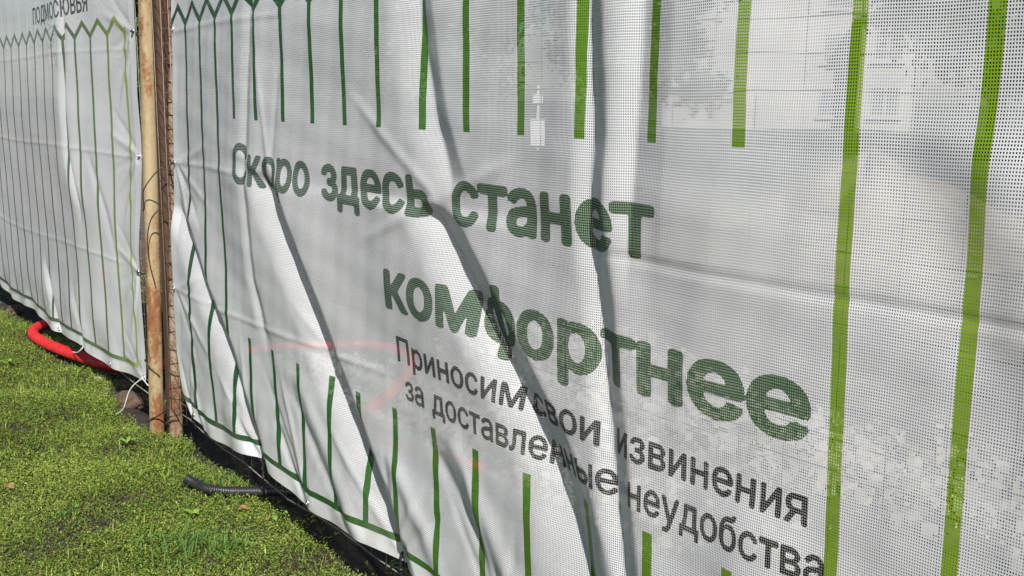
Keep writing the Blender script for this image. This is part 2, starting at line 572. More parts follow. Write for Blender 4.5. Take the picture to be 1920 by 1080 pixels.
# ------------------------------------------------------------------ printed words
def text_raster(word, res):
    """triangles of the word set in the built-in font -> coverage on a fine grid (unit: em)"""
    cu = bpy.data.curves.new("word", 'FONT'); cu.body = word; cu.size = 1.0; cu.resolution_u = 8
    o = bpy.data.objects.new("word", cu); COL.objects.link(o)
    dg = bpy.context.evaluated_depsgraph_get()
    cv = o.to_curve(dg)
    polys = []
    for sp in cv.splines:
        bp = sp.bezier_points
        pl = []
        for i in range(len(bp)):
            p, q = bp[i], bp[(i + 1) % len(bp)]
            a, h1, h2, e = (np.array(w[:2]) for w in (p.co, p.handle_right, q.handle_left, q.co))
            for t in np.linspace(0, 1, 8, endpoint=False):
                pl.append((1 - t) ** 3 * a + 3 * t * (1 - t) ** 2 * h1 + 3 * t * t * (1 - t) * h2 + t ** 3 * e)
        polys.append(np.array(pl))
    o.to_curve_clear()
    bpy.data.objects.remove(o); bpy.data.curves.remove(cu)
    co = np.concatenate(polys)
    x0, x1 = co[:, 0].min(), co[:, 0].max()
    pad = 0.10
    ox, oy = x0 - pad, -0.32
    nx = int((x1 - x0 + 2 * pad) / res) + 2; ny = int(1.35 / res) + 1
    D = np.zeros((nx, ny), dtype=np.int32)
    for pl in polys:                                   # non-zero winding, so crossing strokes stay filled
        for a, b in zip(pl, np.roll(pl, -1, 0)):
            if a[1] == b[1]: continue
            sg = 1 if b[1] > a[1] else -1
            lo, hi = (a, b) if sg > 0 else (b, a)
            j0, j1 = math.ceil((lo[1] - oy) / res), math.ceil((hi[1] - oy) / res)
            for j in range(j0, j1):
                y = oy + j * res
                x = lo[0] + (hi[0] - lo[0]) * (y - lo[1]) / (hi[1] - lo[1])
                D[min(nx - 1, max(0, math.ceil((x - ox) / res))), j] += sg
    C = (np.cumsum(D, axis=0) != 0).astype(np.float32)
    return C, ox, oy, x0, x1


def dilate(C, rx, ry):
    out = C.copy()
    for i in range(-rx, rx + 1):
        for j in range(-ry, ry + 1):
            if (i / max(rx, .5)) ** 6 + (j / max(ry, .5)) ** 6 <= 1.0:
                out = np.maximum(out, np.roll(np.roll(C, i, 0), j, 1))
    return out


def blur(C, n=1):
    for _ in range(n):
        C = (np.roll(C, 1, 0) + 2 * C + np.roll(C, -1, 0)) / 4
        C = (np.roll(C, 1, 1) + 2 * C + np.roll(C, -1, 1)) / 4
    return C


def printed_word(word, cloth, u0, u1, zb, zb1, size, bold, mat, parent, sub, label):
    """word set from u0 to u1 with its baseline going from zb to zb1"""
    res = 0.010
    C, ox, oy, x0, x1 = text_raster(word, res)
    if bold: C = dilate(C, int(round(bold / res)), int(round(bold * 0.7 / res)))
    C = blur(C, 1)
    sx = (u1 - u0) / (x1 - x0 + 2 * bold)
    g = cloth.g / sub
    i0 = int(math.floor((u0 - 0.02 - cloth.u0) / g)); i1 = int(math.ceil((u1 + 0.02 - cloth.u0) / g))
    zlo, zhi = min(zb, zb1) - 0.30 * size, max(zb, zb1) + 0.86 * size
    j0 = int(math.floor((zlo - cloth.z0) / g)); j1 = int(math.ceil((zhi - cloth.z0) / g))
    uu = cloth.u0 + g * np.arange(i0, i1 + 1); zz = cloth.z0 + g * np.arange(j0, j1 + 1)
    Ug, Zg = np.meshgrid(uu, zz, indexing='ij')
    X = (Ug - u0) / sx + x0 - bold
    Y = (Zg - (zb + (zb1 - zb) * (Ug - u0) / (u1 - u0))) / size
    fi = (X - ox) / res; fj = (Y - oy) / res
    a = np.clip(np.floor(fi).astype(int), 0, C.shape[0] - 2); b = np.clip(np.floor(fj).astype(int), 0, C.shape[1] - 2)
    tx = np.clip(fi - a, 0, 1); ty = np.clip(fj - b, 0, 1)
    Fv = (C[a, b] * (1 - tx) + C[a + 1, b] * tx) * (1 - ty) + (C[a, b + 1] * (1 - tx) + C[a + 1, b + 1] * tx) * ty - 0.5
    Fv[0, :] = Fv[-1, :] = -0.5; Fv[:, 0] = Fv[:, -1] = -0.5
    ins = Fv > 0
    pts, tris = [], []

    def emit(poly):
        k = len(pts)
        pts.extend(poly)
        for q in range(1, len(poly) - 1):
            tris.append((k, k + q, k + q + 1))
    full = ins[:-1, :-1] & ins[1:, :-1] & ins[1:, 1:] & ins[:-1, 1:]
    some = (ins[:-1, :-1] | ins[1:, :-1] | ins[1:, 1:] | ins[:-1, 1:]) & ~full
    for i, j in zip(*np.nonzero(full)):
        emit([(uu[i], zz[j]), (uu[i + 1], zz[j]), (uu[i + 1], zz[j + 1]), (uu[i], zz[j + 1])])
    for i, j in zip(*np.nonzero(some)):
        cs = [(i, j), (i + 1, j), (i + 1, j + 1), (i, j + 1)]
        poly = []
        for q in range(4):
            p, n = cs[q], cs[(q + 1) % 4]
            fp, fn = Fv[p], Fv[n]
            if fp > 0: poly.append((uu[p[0]], zz[p[1]]))
            if (fp > 0) != (fn > 0):
                t = fp / (fp - fn)
                poly.append((uu[p[0]] + t * (uu[n[0]] - uu[p[0]]), zz[p[1]] + t * (zz[n[1]] - zz[p[1]])))
        if len(poly) > 2: emit(poly)
    pts = np.array(pts)
    key = np.round(pts * 20000).astype(np.int64)
    _, first, inv = np.unique(key, axis=0, return_index=True, return_inverse=True)
    pts = pts[first]; tris = inv.reshape(-1)[np.array(tris)]
    ok = (tris[:, 0] != tris[:, 1]) & (tris[:, 1] != tris[:, 2]) & (tris[:, 0] != tris[:, 2])
    tris = tris[ok]
    P = cloth.interp(pts[:, 0], pts[:, 1]) + np.array([0, -0.0003, 0])
    o = np_mesh("printed_word", P, tris, mat, parent, smooth=True)
    set_uv(o.data, pts)
    o["label"] = label
    return o


def ring_geo(c, nrm, R, r, n=14, m=6):
    nrm = Vector(nrm).normalized()
    a = nrm.orthogonal().normalized(); b = nrm.cross(a)
    V, F = [], []
    for i in range(n):
        th = 2 * math.pi * i / n
        d = a * math.cos(th) + b * math.sin(th)
        for k in range(m):
            ph = 2 * math.pi * k / m
            V.append(Vector(c) + d * (R + r * math.cos(ph)) + nrm * r * math.sin(ph))
    for i in range(n):
        for k in range(m):
            F.append((i * m + k, ((i + 1) % n) * m + k, ((i + 1) % n) * m + (k + 1) % m, i * m + (k + 1) % m))
    return V, F


M_ZINC = noisy_mat("zinc", (0.45, 0.46, 0.48), (0.62, 0.63, 0.64), 60, 0.38, metal=0.9)

# ------------------------------------------------------------------ ground
def ground_h(x, y):
    h = 0.018 * np.sin(x * 1.7 + 0.6) * np.sin(y * 2.1 + 0.4) + 0.010 * np.sin(x * 4.3 + y * 3.1) + 0.006 * np.sin(x * 9.7 - y * 8.3)
    h = h + 0.020 * sstep(0.25, -0.10, y)                           # turf stands a little above the bare soil
    h = h - 0.055 * sstep(0.00, 0.14, y) * sstep(1.1, 0.5, y)       # hollow under the fence, sunk so the soil there falls in shade
    h = h + 0.012 * np.sin(x * 23 + 3 * np.sin(y * 7)) * np.sin(y * 19) * sstep(0.0, 0.15, y) * sstep(4, 2, y)
    return h * sstep(40, 20, np.abs(x)) * sstep(40, 20, np.abs(y))


def turf_edge(x):
    """y where the turf gives way to bare soil at the foot of the fence"""
    e = np.interp(x, [-9.5, -7.7, -7.14, -6.77, -6.3, -5.79, -5.5, -5.24, -4.74, -4.58, -4.4, -4.27, -4.02, -3.92, -3.78, -3.56, -3.28, -3.09, -2.81, -2.4, 1.5],
                  [0.0, -0.08, 0.0, 0.14, 0.16, 0.06, 0.03, -0.05, -0.09, -0.04, 0.05, 0.02, -0.03, 0.0, 0.04, 0.07, 0.04, 0.03, 0.01, 0.03, 0.05])
    return e + 0.02 + 0.012 * np.sin(x * 17 + 1) + 0.008 * np.sin(x * 41)


xs = np.unique(np.concatenate([np.linspace(-600, -30, 20), np.linspace(-30, -10, 21), np.linspace(-10, 2, 401), np.linspace(2, 30, 29), np.linspace(30, 600, 20)]))
ys = np.unique(np.concatenate([np.linspace(-600, -20, 16), np.linspace(-20, -3, 18), np.linspace(-3, 4, 234), np.linspace(4, 30, 53), np.linspace(30, 900, 24)]))
GX, GY = np.meshgrid(xs, ys, indexing='ij')
GV = np.stack([GX, GY, ground_h(GX, GY)], -1).reshape(-1, 3)
gi = np.arange(len(xs) * len(ys)).reshape(len(xs), len(ys))
GF = np.stack([gi[:-1, :-1].ravel(), gi[1:, :-1].ravel(), gi[1:, 1:].ravel(), gi[:-1, 1:].ravel()], 1)

m, nt, b = new_mat("soil_and_gravel")
geo = nt.nodes.new("ShaderNodeNewGeometry")
spx = nt.nodes.new("ShaderNodeSeparateXYZ"); nt.links.new(geo.outputs["Position"], spx.inputs[0])
py = E(spx.outputs[1])
n1 = noise_fac(nt, 6.0, 8, 0.65)
n2 = noise_fac(nt, 0.55, 5, 0.6)
n3 = noise_fac(nt, 7.0, 10, 0.78)
soil = ramp(nt, n1, [(0.3, (0.016, 0.012, 0.009)), (0.7, (0.050, 0.038, 0.027))])  # soil darkened to carry part of the shade under the hem
grav = ramp(nt, n3, [(0.30, (0.040, 0.034, 0.028)), (0.52, (0.095, 0.080, 0.063)), (0.72, (0.25, 0.215, 0.17))])
tarmac = ramp(nt, n3, [(0.3, (0.022, 0.022, 0.024)), (0.7, (0.042, 0.042, 0.046))])
f_gr = ((py - 0.9) / 0.9 + (E(n2) - 0.5) * 1.4).max(0.0).min(1.0)
f_ta = ((py - 12.0) / 2.0 + (E(n2) - 0.5) * 2.0).max(0.0).min(1.0)
c = mix_col(nt, f_gr.s, soil, grav)
c = mix_col(nt, f_ta.s, c, tarmac)
nt.links.new(c, b.inputs["Base Color"]); b.inputs["Roughness"].default_value = 0.95
bump(nt, b, n3, 0.8, 0.012)
M_SOIL = m
ground = np_mesh("ground", GV, GF, M_SOIL, smooth=True)
tag(ground, "bare brown soil and pale gravel under and behind the fence", None, None, "structure")

# ------------------------------------------------------------------ posts
m, nt, b = new_mat("rusty_painted_steel")
f = noise_fac(nt, 9.0, 7, 0.62, vec_scale=(1, 1, 0.35))
f2 = noise_fac(nt, 60.0, 4, 0.6)
tc = nt.nodes.new("ShaderNodeTexCoord"); sz = nt.nodes.new("ShaderNodeSeparateXYZ")
nt.links.new(tc.outputs["Object"], sz.inputs[0])
low = (1.0 - (E(sz.outputs[2]) - 0.1) / 1.5).max(0.0).min(1.0) * 0.10
k = ((E(f) - 0.5) * 1.5 + 0.45 + low + (E(f2) - 0.5) * 0.35)
cc = ramp(nt, k.s, [(0.34, (0.42, 0.335, 0.20)), (0.49, (0.35, 0.25, 0.135)), (0.56, (0.27, 0.12, 0.05)), (0.66, (0.22, 0.085, 0.035)), (0.78, (0.09, 0.035, 0.018))])
nt.links.new(cc, b.inputs["Base Color"]); b.inputs["Roughness"].default_value = 0.72
bump(nt, b, f2, 0.5, 0.002)
M_RUST_TAN = m
m, nt, b = new_mat("brown_steel")  # dark brown all over, mottled by noise
f = noise_fac(nt, 12.0, 7, 0.65, vec_scale=(1, 1, 0.4)); f2 = noise_fac(nt, 70.0, 4, 0.6)
cc = ramp(nt, (E(f) + (E(f2) - 0.5) * 0.3).s, [(0.35, (0.060, 0.030, 0.018)), (0.6, (0.085, 0.042, 0.024)), (0.78, (0.15, 0.075, 0.035))])
nt.links.new(cc, b.inputs["Base Color"]); b.inputs["Roughness"].default_value = 0.75
bump(nt, b, f2, 0.5, 0.002)
M_BROWN = m
m, nt, b = new_mat("worn_pink_rust_steel")
f = noise_fac(nt, 14.0, 7, 0.65, vec_scale=(1, 1, 0.4)); f2 = noise_fac(nt, 70.0, 4, 0.6)
cc = ramp(nt, ((E(f) - 0.5) * 1.5 + 0.5 + (E(f2) - 0.5) * 0.6).s, [(0.36, (0.33, 0.25, 0.18)), (0.52, (0.24, 0.14, 0.085)), (0.68, (0.16, 0.07, 0.04)), (0.8, (0.08, 0.035, 0.02))])
nt.links.new(cc, b.inputs["Base Color"]); b.inputs["Roughness"].default_value = 0.78
bump(nt, b, f2, 0.5, 0.002)
M_PINKRUST = m
M_WIRE = noisy_mat("rusty_wire", (0.05, 0.03, 0.02), (0.13, 0.075, 0.045), 90, 0.7, metal=0.3)
M_PALEWIRE = noisy_mat("sun_toned_wire", (0.22, 0.19, 0.15), (0.42, 0.37, 0.30), 50, 0.6, metal=0.2)  # pale tone stands in for sunlight on the bottom wire
M_BLACKTIE = noisy_mat("black_plastic_tie", (0.010, 0.010, 0.011), (0.02, 0.02, 0.022), 80, 0.45)
M_CORD = noisy_mat("white_cord", (0.55, 0.54, 0.50), (0.75, 0.74, 0.70), 150, 0.8)


def steel_post(name, base, top, rx, ry, mat, rot, power=3.2):
    """hollow rounded square tube with an open top and a weld seam"""
    root = empty(name, (base[0], base[1], base[2]))
    n = 20
    B, T = Vector(base), Vector(top)
    V, F = [], []

    def prof(sc):
        o = []
        for i in range(n):
            th = 2 * math.pi * i / n
            cx, sy = math.cos(th), math.sin(th)
            r = (abs(cx) ** power + abs(sy) ** power) ** (-1 / power)
            x, y = rx * sc * r * cx, ry * sc * r * sy
            o.append((x * math.cos(rot) - y * math.sin(rot), x * math.sin(rot) + y * math.cos(rot)))
        return o
    rings = 24
    po, pi_ = prof(1.0), prof(0.88)
    for j in range(rings + 1):
        t = j / rings
        c0 = B.lerp(T, t) - B
        for (x, y) in po: V.append((c0.x + x, c0.y + y, c0.z))
    for j in range(rings):
        for i in range(n):
            i2 = (i + 1) % n
            F.append((j * n + i, j * n + i2, (j + 1) * n + i2, (j + 1) * n + i))
    o0 = len(V)
    for dzz in (0.0, -0.3):
        c0 = T - B
        for (x, y) in pi_: V.append((c0.x + x, c0.y + y, c0.z + dzz))
    for i in range(n):
        i2 = (i + 1) % n
        F.append((rings * n + i, rings * n + i2, o0 + i2, o0 + i))
        F.append((o0 + i, o0 + i2, o0 + n + i2, o0 + n + i))
    mesh_obj("tube", V, F, mat, root, smooth=True)
    return root


pA = steel_post("steel_post", (-4.609, -0.013, -0.25), (-4.513, 0.021, 2.35), 0.029, 0.029, M_RUST_TAN, 0.25, 2.6)
tag(pA, "tan painted steel post with rust streaks, beside the edge of the faded banner", "post", "steel fence posts")
pB = steel_post("steel_post", (-4.539, 0.050, -0.25), (-4.443, 0.050, 2.35), 0.030, 0.030, M_BROWN, 0.1, 5)
tag(pB, "dark brown square steel post wedged between the two lighter posts", "post", "steel fence posts")
pC = steel_post("steel_post", (-4.481, 0.0245, -0.25), (-4.360, 0.100, 2.35), 0.028, 0.028, M_PINKRUST, 0.0, 2.2)
tag(pC, "thin reddish rusted post wrapped with wire ends, beside the green lettered banner", "post", "steel fence posts")
pD = steel_post("steel_post", (0.70, 0.06, -0.25), (0.70, 0.05, 2.35), 0.029, 0.029, M_RUST_TAN, 0.4, 2.6)
tag(pD, "tan steel post at the far end of the green lettered banner", "post", "steel fence posts")
pE = steel_post("steel_post", (-9.15, 0.06, -0.25), (-9.15, 0.05, 2.35), 0.029, 0.029, M_RUST_TAN, 0.4, 2.6)
tag(pE, "tan steel post at the far end of the faded banner", "post", "steel fence posts")

# drilled holes in the tan post (small dark plugs set into its face)
Vh, Fh = [], []
# ------------------------------------------------------------------ welded wire fence behind the cloth
def wire_fence(name, x0, x1, y, z0, z1, label, wraps_at=None):
    root = empty(name, (x0, y, z0))
    r = 0.0013
    parts = []
    nx = int((x1 - x0) / 0.1)
    for i in range(nx + 1):
        x = x0 + 0.1 * i
        w = 0.004 * math.sin(i * 1.9)
        parts.append(tube_geo([Vector((x - x0, w, 0.0)), Vector((x - x0 + w, -w, (z1 - z0) / 2)), Vector((x - x0, w, z1 - z0))], r, 4))
    V, F = merge_geo(parts)
    a = mesh_obj("upright_wire", V, F, M_PALEWIRE, root, smooth=True); a["kind"] = "stuff"
    parts = []
    k = 0
    z = 0.0
    while z <= z1 - z0:
        pts = []
        for i in range(0, nx + 1, 2):
            sag = 0.006 * math.sin(i * 0.9 + k * 1.3) + (0.010 * math.sin(i * 0.35 + 1) if k == 0 else 0)
            pts.append(Vector((0.1 * i, 0.005 + 0.003 * math.sin(i + k), z + sag)))
        parts.append(tube_geo(pts, 0.0024 if k == 0 else r, 5 if k == 0 else 4))
        z += 0.062; k += 1
    V, F = merge_geo(parts)
    a = mesh_obj("cross_wire", V, F, M_PALEWIRE, root, smooth=True); a["kind"] = "stuff"
    return root


fr = wire_fence("wire_fence", -4.43, 0.68, 0.006, 0.150, 2.15, "")
tag(fr, "welded wire grid fence standing behind the green lettered banner", "fence", "wire fences")
fl = wire_fence("wire_fence", -9.15, -4.62, 0.006, 0.150, 2.15, "")
tag(fl, "welded wire grid fence standing behind the faded banner", "fence", "wire fences")
# wire ends bent round the thin post
zc = 0.125
k = 0
while zc < 2.12:
    t = (zc + 0.25) / 2.6
    cx = -4.481 + 0.121 * t; cy = 0.0245 + 0.0755 * t
    pts = []
    a0 = math.radians(-150 + 25 * math.sin(k * 2.3)); a1 = math.radians(95 + 60 * math.sin(k * 1.7))
    for j in range(9):
        th = a0 + (a1 - a0) * j / 8
        rr = 0.0305 + 0.0015 * math.sin(j + k)
        pts.append((cx + rr * math.cos(th) + 4.43, cy + rr * math.sin(th) - 0.006,
                    zc - 0.150 + 0.010 * math.sin(k * 1.1) + 0.036 * (j / 8 - 0.5) * math.sin(k * 3.1 + 1)))
    V, F = tube_geo([Vector(p) for p in pts], 0.0021 + 0.0006 * math.sin(k * 2.7), 5)
    mesh_obj("wire_end", V, F, M_WIRE, fr, smooth=True)
    zc += 0.062 + 0.012 * math.sin(k * 4.1); k += 1

# ------------------------------------------------------------------ the two banners
G = 0.0075
right = empty("mesh_banner", (-1.8, 0, 0))
tag(right, "white mesh banner with green picket stripes and Cyrillic lettering, sagging in folds", "banner", "printed banners tied to the fence")
CR = Cloth(-4.19, 0.55, 0.195, 2.145, G, place_right)
ob = CR.build("cloth", M_RIGHT, None, 0.0006)
CL = Cloth(-9.0, -4.68 - (-4.68 + 9.0) % G, 0.195, 2.145, G, place_left)
left = empty("mesh_banner", (-6.8, 0, 0))
tag(left, "faded white banner with grey green picket stripes, stretched beyond the posts", "banner", "printed banners tied to the fence")
ol = CL.build("cloth", M_LEFT, None, 0.0009)


def adopt(o, root):
    o.parent = root
    o.matrix_parent_inverse = Matrix.Translation(root.location).inverted()


adopt(ob, right); adopt(ol, left)

#WORDS_BEGIN
WORDS = [
    # word, u0, u1, baseline at u0, baseline at u1, em size, bold, ink
    ("Скоро", -3.43, -2.83, 1.215, 1.215, 0.172, 0.042, 'g'),
    ("здесь", -2.76, -2.17, 1.215, 1.215, 0.172, 0.042, 'g'),
    ("станет", -2.075, -1.385, 1.215, 1.213, 0.172, 0.042, 'g'),
    ("комфортнее", -2.405, -1.045, 0.957, 0.949, 0.178, 0.040, 'g'),
    ("Приносим", -2.365, -1.825, 0.815, 0.812, 0.092, 0.022, 'k'),
    ("свои", -1.805, -1.545, 0.811, 0.809, 0.092, 0.022, 'k'),
    ("извинения", -1.50, -1.045, 0.808, 0.805, 0.092, 0.022, 'k'),
    ("за", -2.335, -2.235, 0.715, 0.715, 0.092, 0.022, 'k'),
    ("доставленные", -2.195, -1.50, 0.715, 0.712, 0.092, 0.022, 'k'),
    ("неудобства", -1.455, -1.01, 0.711, 0.708, 0.092, 0.022, 'k'),
]
#WORDS_END
for (w, u0, u1, z0, z1, sz_, bo, ink) in WORDS:
    o = printed_word(w, CR, u0, u1, z0, z1, sz_, bo, M_GREEN_INK if ink == 'g' else M_BLACK_INK, None, 3 if ink == 'g' else 5,
                     ("bold green word " if ink == 'g' else "thin black word ") + w)
    adopt(o, right)
o = printed_word("ПОДМОСКОВЬЯ", CL, -6.20, -5.22, 1.865, 1.880, 0.110, 0.026, M_GREY_INK, None, 4, "dark word printed near the top")
adopt(o, left)


def eyelet(cloth, u, z, root):
    p = cloth.interp(np.array([u]), np.array([z]))[0]
    q1 = cloth.interp(np.array([u + .012]), np.array([z]))[0]; q2 = cloth.interp(np.array([u]), np.array([z + .012]))[0]
    n = Vector(q1 - p).cross(Vector(q2 - p)).normalized()
    V, F = ring_geo(Vector(p) + n * 0.001 - Vector(root.location), n, 0.0085, 0.0028)
    o = mesh_obj("eyelet", V, F, M_ZINC, root, smooth=True)
    return Vector(p)


EY = {}
for nm, u, z in (('a', -4.10, 0.212), ('b', -3.41, 0.216), ('c', -2.99, 0.216), ('d', -2.43, 0.216), ('e', -1.9, 0.214), ('f', -1.4, 0.214), ('g', -0.9, 0.214),
                 ('h', -4.172, 1.235), ('i', -4.172, 1.75), ('j', -4.172, 0.72)):
    EY[nm] = eyelet(CR, u, z, right)
for nm, u, z in (('A', -4.705, 0.212), ('B', -4.705, 0.715), ('C', -4.705, 1.24), ('D', -4.705, 1.765), ('E', -5.62, 0.212), ('F', -6.15, 0.212), ('G', -5.2, 0.212)):
    EY[nm] = eyelet(CL, u, z, left)

# ------------------------------------------------------------------ ties and cords
def tie(p, q, mat, label, bow=0.01, r=0.0028, name="tie", cat="tie", group="ties through the banner eyelets", side=(0, -1, 0), tail=None):
    p, q = Vector(p), Vector(q)
    s = Vector(side) * bow
    path = catmull([q + Vector((0.004, 0.012, 0.0)), q + s, (p + q) / 2 + s * 1.3, p + s * 0.8, p + Vector((0, 0.010, 0.002))], 24)
    geos = [tube_geo(path, r, 6)]
    kn = (p * 0.5 + q * 0.5) + s * 1.3
    geos.append(ring_geo(kn, (0, 0.3, 1), r * 1.6, r * 1.1, 8, 5))
    if tail:
        geos.append(tube_geo(catmull([kn, kn + Vector(tail) * 0.5 + Vector((0, 0, 0.006)), kn + Vector(tail)], 8), r * 0.8, 5))
    V, F = merge_geo(geos)
    c0 = p.copy()
    o = mesh_obj(name, [v - c0 for v in V], F, mat, None, smooth=True)
    o.location = c0
    tag(o, label, cat, group)
    return o


tie(EY['b'], (EY['b'].x + 0.005, 0.008, 0.150), M_BLACKTIE, "black tie through the hem eyelet beside the black hose", tail=(0.03, -0.01, -0.03))
tie(EY['d'], (EY['d'].x + 0.005, 0.008, 0.150), M_BLACKTIE, "knotted black tie at the hem where the long fold ends", r=0.004, tail=(-0.06, -0.01, -0.02))
tie(EY['A'], (-4.63, 0.01, 0.19), M_CORD, "short white tie holding the lower corner of the faded banner to the post", r=0.0022)
tie(EY['B'], (-4.64, 0.02, 0.72), M_BLACKTIE, "dark tie on the faded banner's edge below the white knot", r=0.0028)
tie(EY['C'], (-4.64, 0.015, 1.24), M_CORD, "white knot at the middle of the faded banner's edge", r=0.0035)
tie(EY['D'], (-4.64, 0.01, 1.76), M_BLACKTIE, "dark tie at the top of the lime stripe", r=0.004)
tie(EY['h'], (-4.36, 0.03, 1.25), M_WIRE, "rusty wire loop tying the lettered banner's edge to the thin post", r=0.0035)

hk = EY['a']
path = catmull([hk + Vector((0.0, 0.012, 0.012)), hk + Vector((0.008, -0.006, 0.008)), hk + Vector((0.0, -0.008, -0.006)), hk + Vector((-0.010, -0.008, -0.018)),
                hk + Vector((0.0, -0.008, -0.030)), hk + Vector((0.010, -0.006, -0.026))], 30)
o = tube("wire_hook", [p - hk for p in path], 0.0024, M_WIRE); o.location = hk
tag(o, "small bent wire hook in the hem near the thin rusted post", "hook")

g0 = float(ground_h(np.array(-4.95), np.array(-0.10)))
a = EY['A']
path = catmull([a + Vector((0, -0.006, 0)), a + Vector((-0.05, -0.05, -0.06)), Vector((-4.84, -0.085, 0.075)), Vector((-4.90, -0.105, g0 + 0.02))], 24)
o = tube("cord", [p - a for p in path], 0.0026, M_CORD); o.location = a
tag(o, "white cord hanging from the faded banner's lower corner into the turf", "cord")
a = EY['E']
path = catmull([a + Vector((0, 0.004, 0)), a + Vector((-0.06, -0.02, -0.05)), Vector((-5.98, -0.03, 0.105))], 16)
o = tube("cord", [p - a for p in path], 0.0035, M_CORD); o.location = a
tag(o, "short white cord from the hem down to the red hose", "cord")

# loose wires looped on the posts
def loose_wire(pts, label, r=0.0024, n=40, mat=None):
    c0 = Vector(pts[0])
    o = tube("wire", [p - c0 for p in catmull(pts, n)], r, mat or M_WIRE, sides=6)
    o.location = c0
    tag(o, label, "wire", "loose wires on the posts")


loose_wire([(-4.385, 0.03, 1.22), (-4.376, -0.01, 1.20), (-4.42, -0.035, 1.16), (-4.50, -0.045, 1.10), (-4.552, -0.03, 1.03), (-4.575, -0.028, 1.01)], "wire curving from the thin post across the brown post")
loose_wire([(-4.40, 0.02, 1.02), (-4.42, -0.01, 1.025), (-4.47, -0.03, 0.98), (-4.51, -0.035, 0.90), (-4.52, -0.03, 0.80), (-4.52, -0.01, 0.70)], "long wire hanging down along the brown post")
loose_wire([(-4.632, 0.005, 0.345), (-4.625, -0.036, 0.345), (-4.59, -0.044, 0.34), (-4.565, -0.032, 0.315), (-4.553, 0.0, 0.28)], "wire wrapped over the front of the tan post above the turf", 0.0035)
loose_wire([(-4.636, 0.0, 0.055), (-4.625, -0.044, 0.060), (-4.585, -0.044, 0.08), (-4.54, -0.02, 0.105), (-4.49, -0.008, 0.135), (-4.45, 0.0, 0.16)], "wire slanting from the foot of the tan post to the thin post", 0.0032)
loose_wire([(-4.50, 0.03, 0.055), (-4.487, 0.0, 0.07), (-4.465, -0.004, 0.09), (-4.44, 0.012, 0.105), (-4.435, 0.04, 0.10)], "thick wire collar low on the thin rusted post", 0.0042)

# ------------------------------------------------------------------ hoses
def corrugated(name, pts, R, pitch, depth, mat, n, sides=18):
    path = catmull(pts, n)
    # arc-length resample
    P = np.array([tuple(p) for p in path]); d = np.r_[0, np.cumsum(np.linalg.norm(np.diff(P, axis=0), axis=1))]
    N = int(d[-1] / (pitch / 4))
    s = np.linspace(0, d[-1], N)
    Q = np.stack([np.interp(s, d, P[:, k]) for k in range(3)], 1)
    rad = [R - depth * (1 if (i % 4) in (2, 3) else 0) for i in range(N)]
    c0 = Vector(Q[0])
    V, F = tube_geo([Vector(q) - c0 for q in Q], rad, sides, cap=False)
    # open end: inner wall
    root = empty(name, c0)
    mesh_obj("outer_wall", V, F, mat, root, smooth=True)
    V2, F2 = tube_geo([Vector(q) - c0 for q in Q[: max(12, N // 30)]], R - depth - 0.003, sides, cap=False)
    mesh_obj("inner_wall", V2, [f[::-1] for f in F2], mat, root, smooth=True)
    return root


RED_FRONT = [(-7.007, 0.088, 0.07), (-6.90, -0.01, 0.075), (-6.73, -0.076, 0.075), (-6.51, -0.083, 0.075), (-6.30, -0.058, 0.075), (-6.09, -0.02, 0.075), (-5.905, 0.032, 0.07), (-5.79, 0.075, 0.06)]
BLK_FRONT = [(-3.785, -0.155, 0.075), (-3.745, -0.135, 0.062), (-3.689, -0.115, 0.056), (-3.634, -0.066, 0.053), (-3.594, 0.0, 0.05), (-3.571, 0.053, 0.046), (-3.54, 0.12, 0.04)]
m, nt, b = new_mat("red_plastic_hose")
f = noise_fac(nt, 22, 8, 0.7)
nt.links.new(ramp(nt, f, [(0.30, (0.30, 0.040, 0.030)), (0.42, (0.46, 0.018, 0.020)), (0.7, (0.58, 0.036, 0.036))]), b.inputs["Base Color"])
b.inputs["Roughness"].default_value = 0.38
M_RED = m
m, nt, b = new_mat("black_plastic_hose")
f = noise_fac(nt, 25, 5)
nt.links.new(ramp(nt, f, [(0.3, (0.012, 0.012, 0.013)), (0.7, (0.028, 0.028, 0.030))]), b.inputs["Base Color"])
b.inputs["Roughness"].default_value = 0.42
M_BLACK = m
red = corrugated("corrugated_hose", [(-9.4, 1.0, 0.03), (-8.6, 0.85, 0.03), (-7.8, 0.62, 0.03), (-7.30, 0.36, 0.04), (-7.07, 0.167, 0.06)] + RED_FRONT + [
                                  (-5.70, 0.22, 0.035), (-5.72, 0.60, 0.03), (-5.72, 0.95, 0.04), (-5.58, 1.25, 0.05), (-5.38, 1.50, 0.06), (-5.05, 1.55, 0.06), (-4.75, 1.38, 0.05), (-4.48, 1.12, 0.04), (-4.25, 0.86, 0.03), (-3.9, 0.72, 0.03), (-3.3, 0.9, 0.03)],
                 0.031, 0.015, 0.0034, M_RED, 400, 16)
tag(red, "red corrugated plastic hose bending out of the shade onto the turf", "hose", "hoses under the fence")
blk = corrugated("corrugated_hose", BLK_FRONT + [(-3.50, 0.20, 0.03), (-3.42, 0.36, 0.015), (-3.28, 0.58, 0.01), (-3.0, 0.8, 0.01)],
                 0.0185, 0.0085, 0.0012, M_BLACK, 200, 16)
tag(blk, "black corrugated conduit with its open end lying on the turf", "hose", "hoses under the fence")

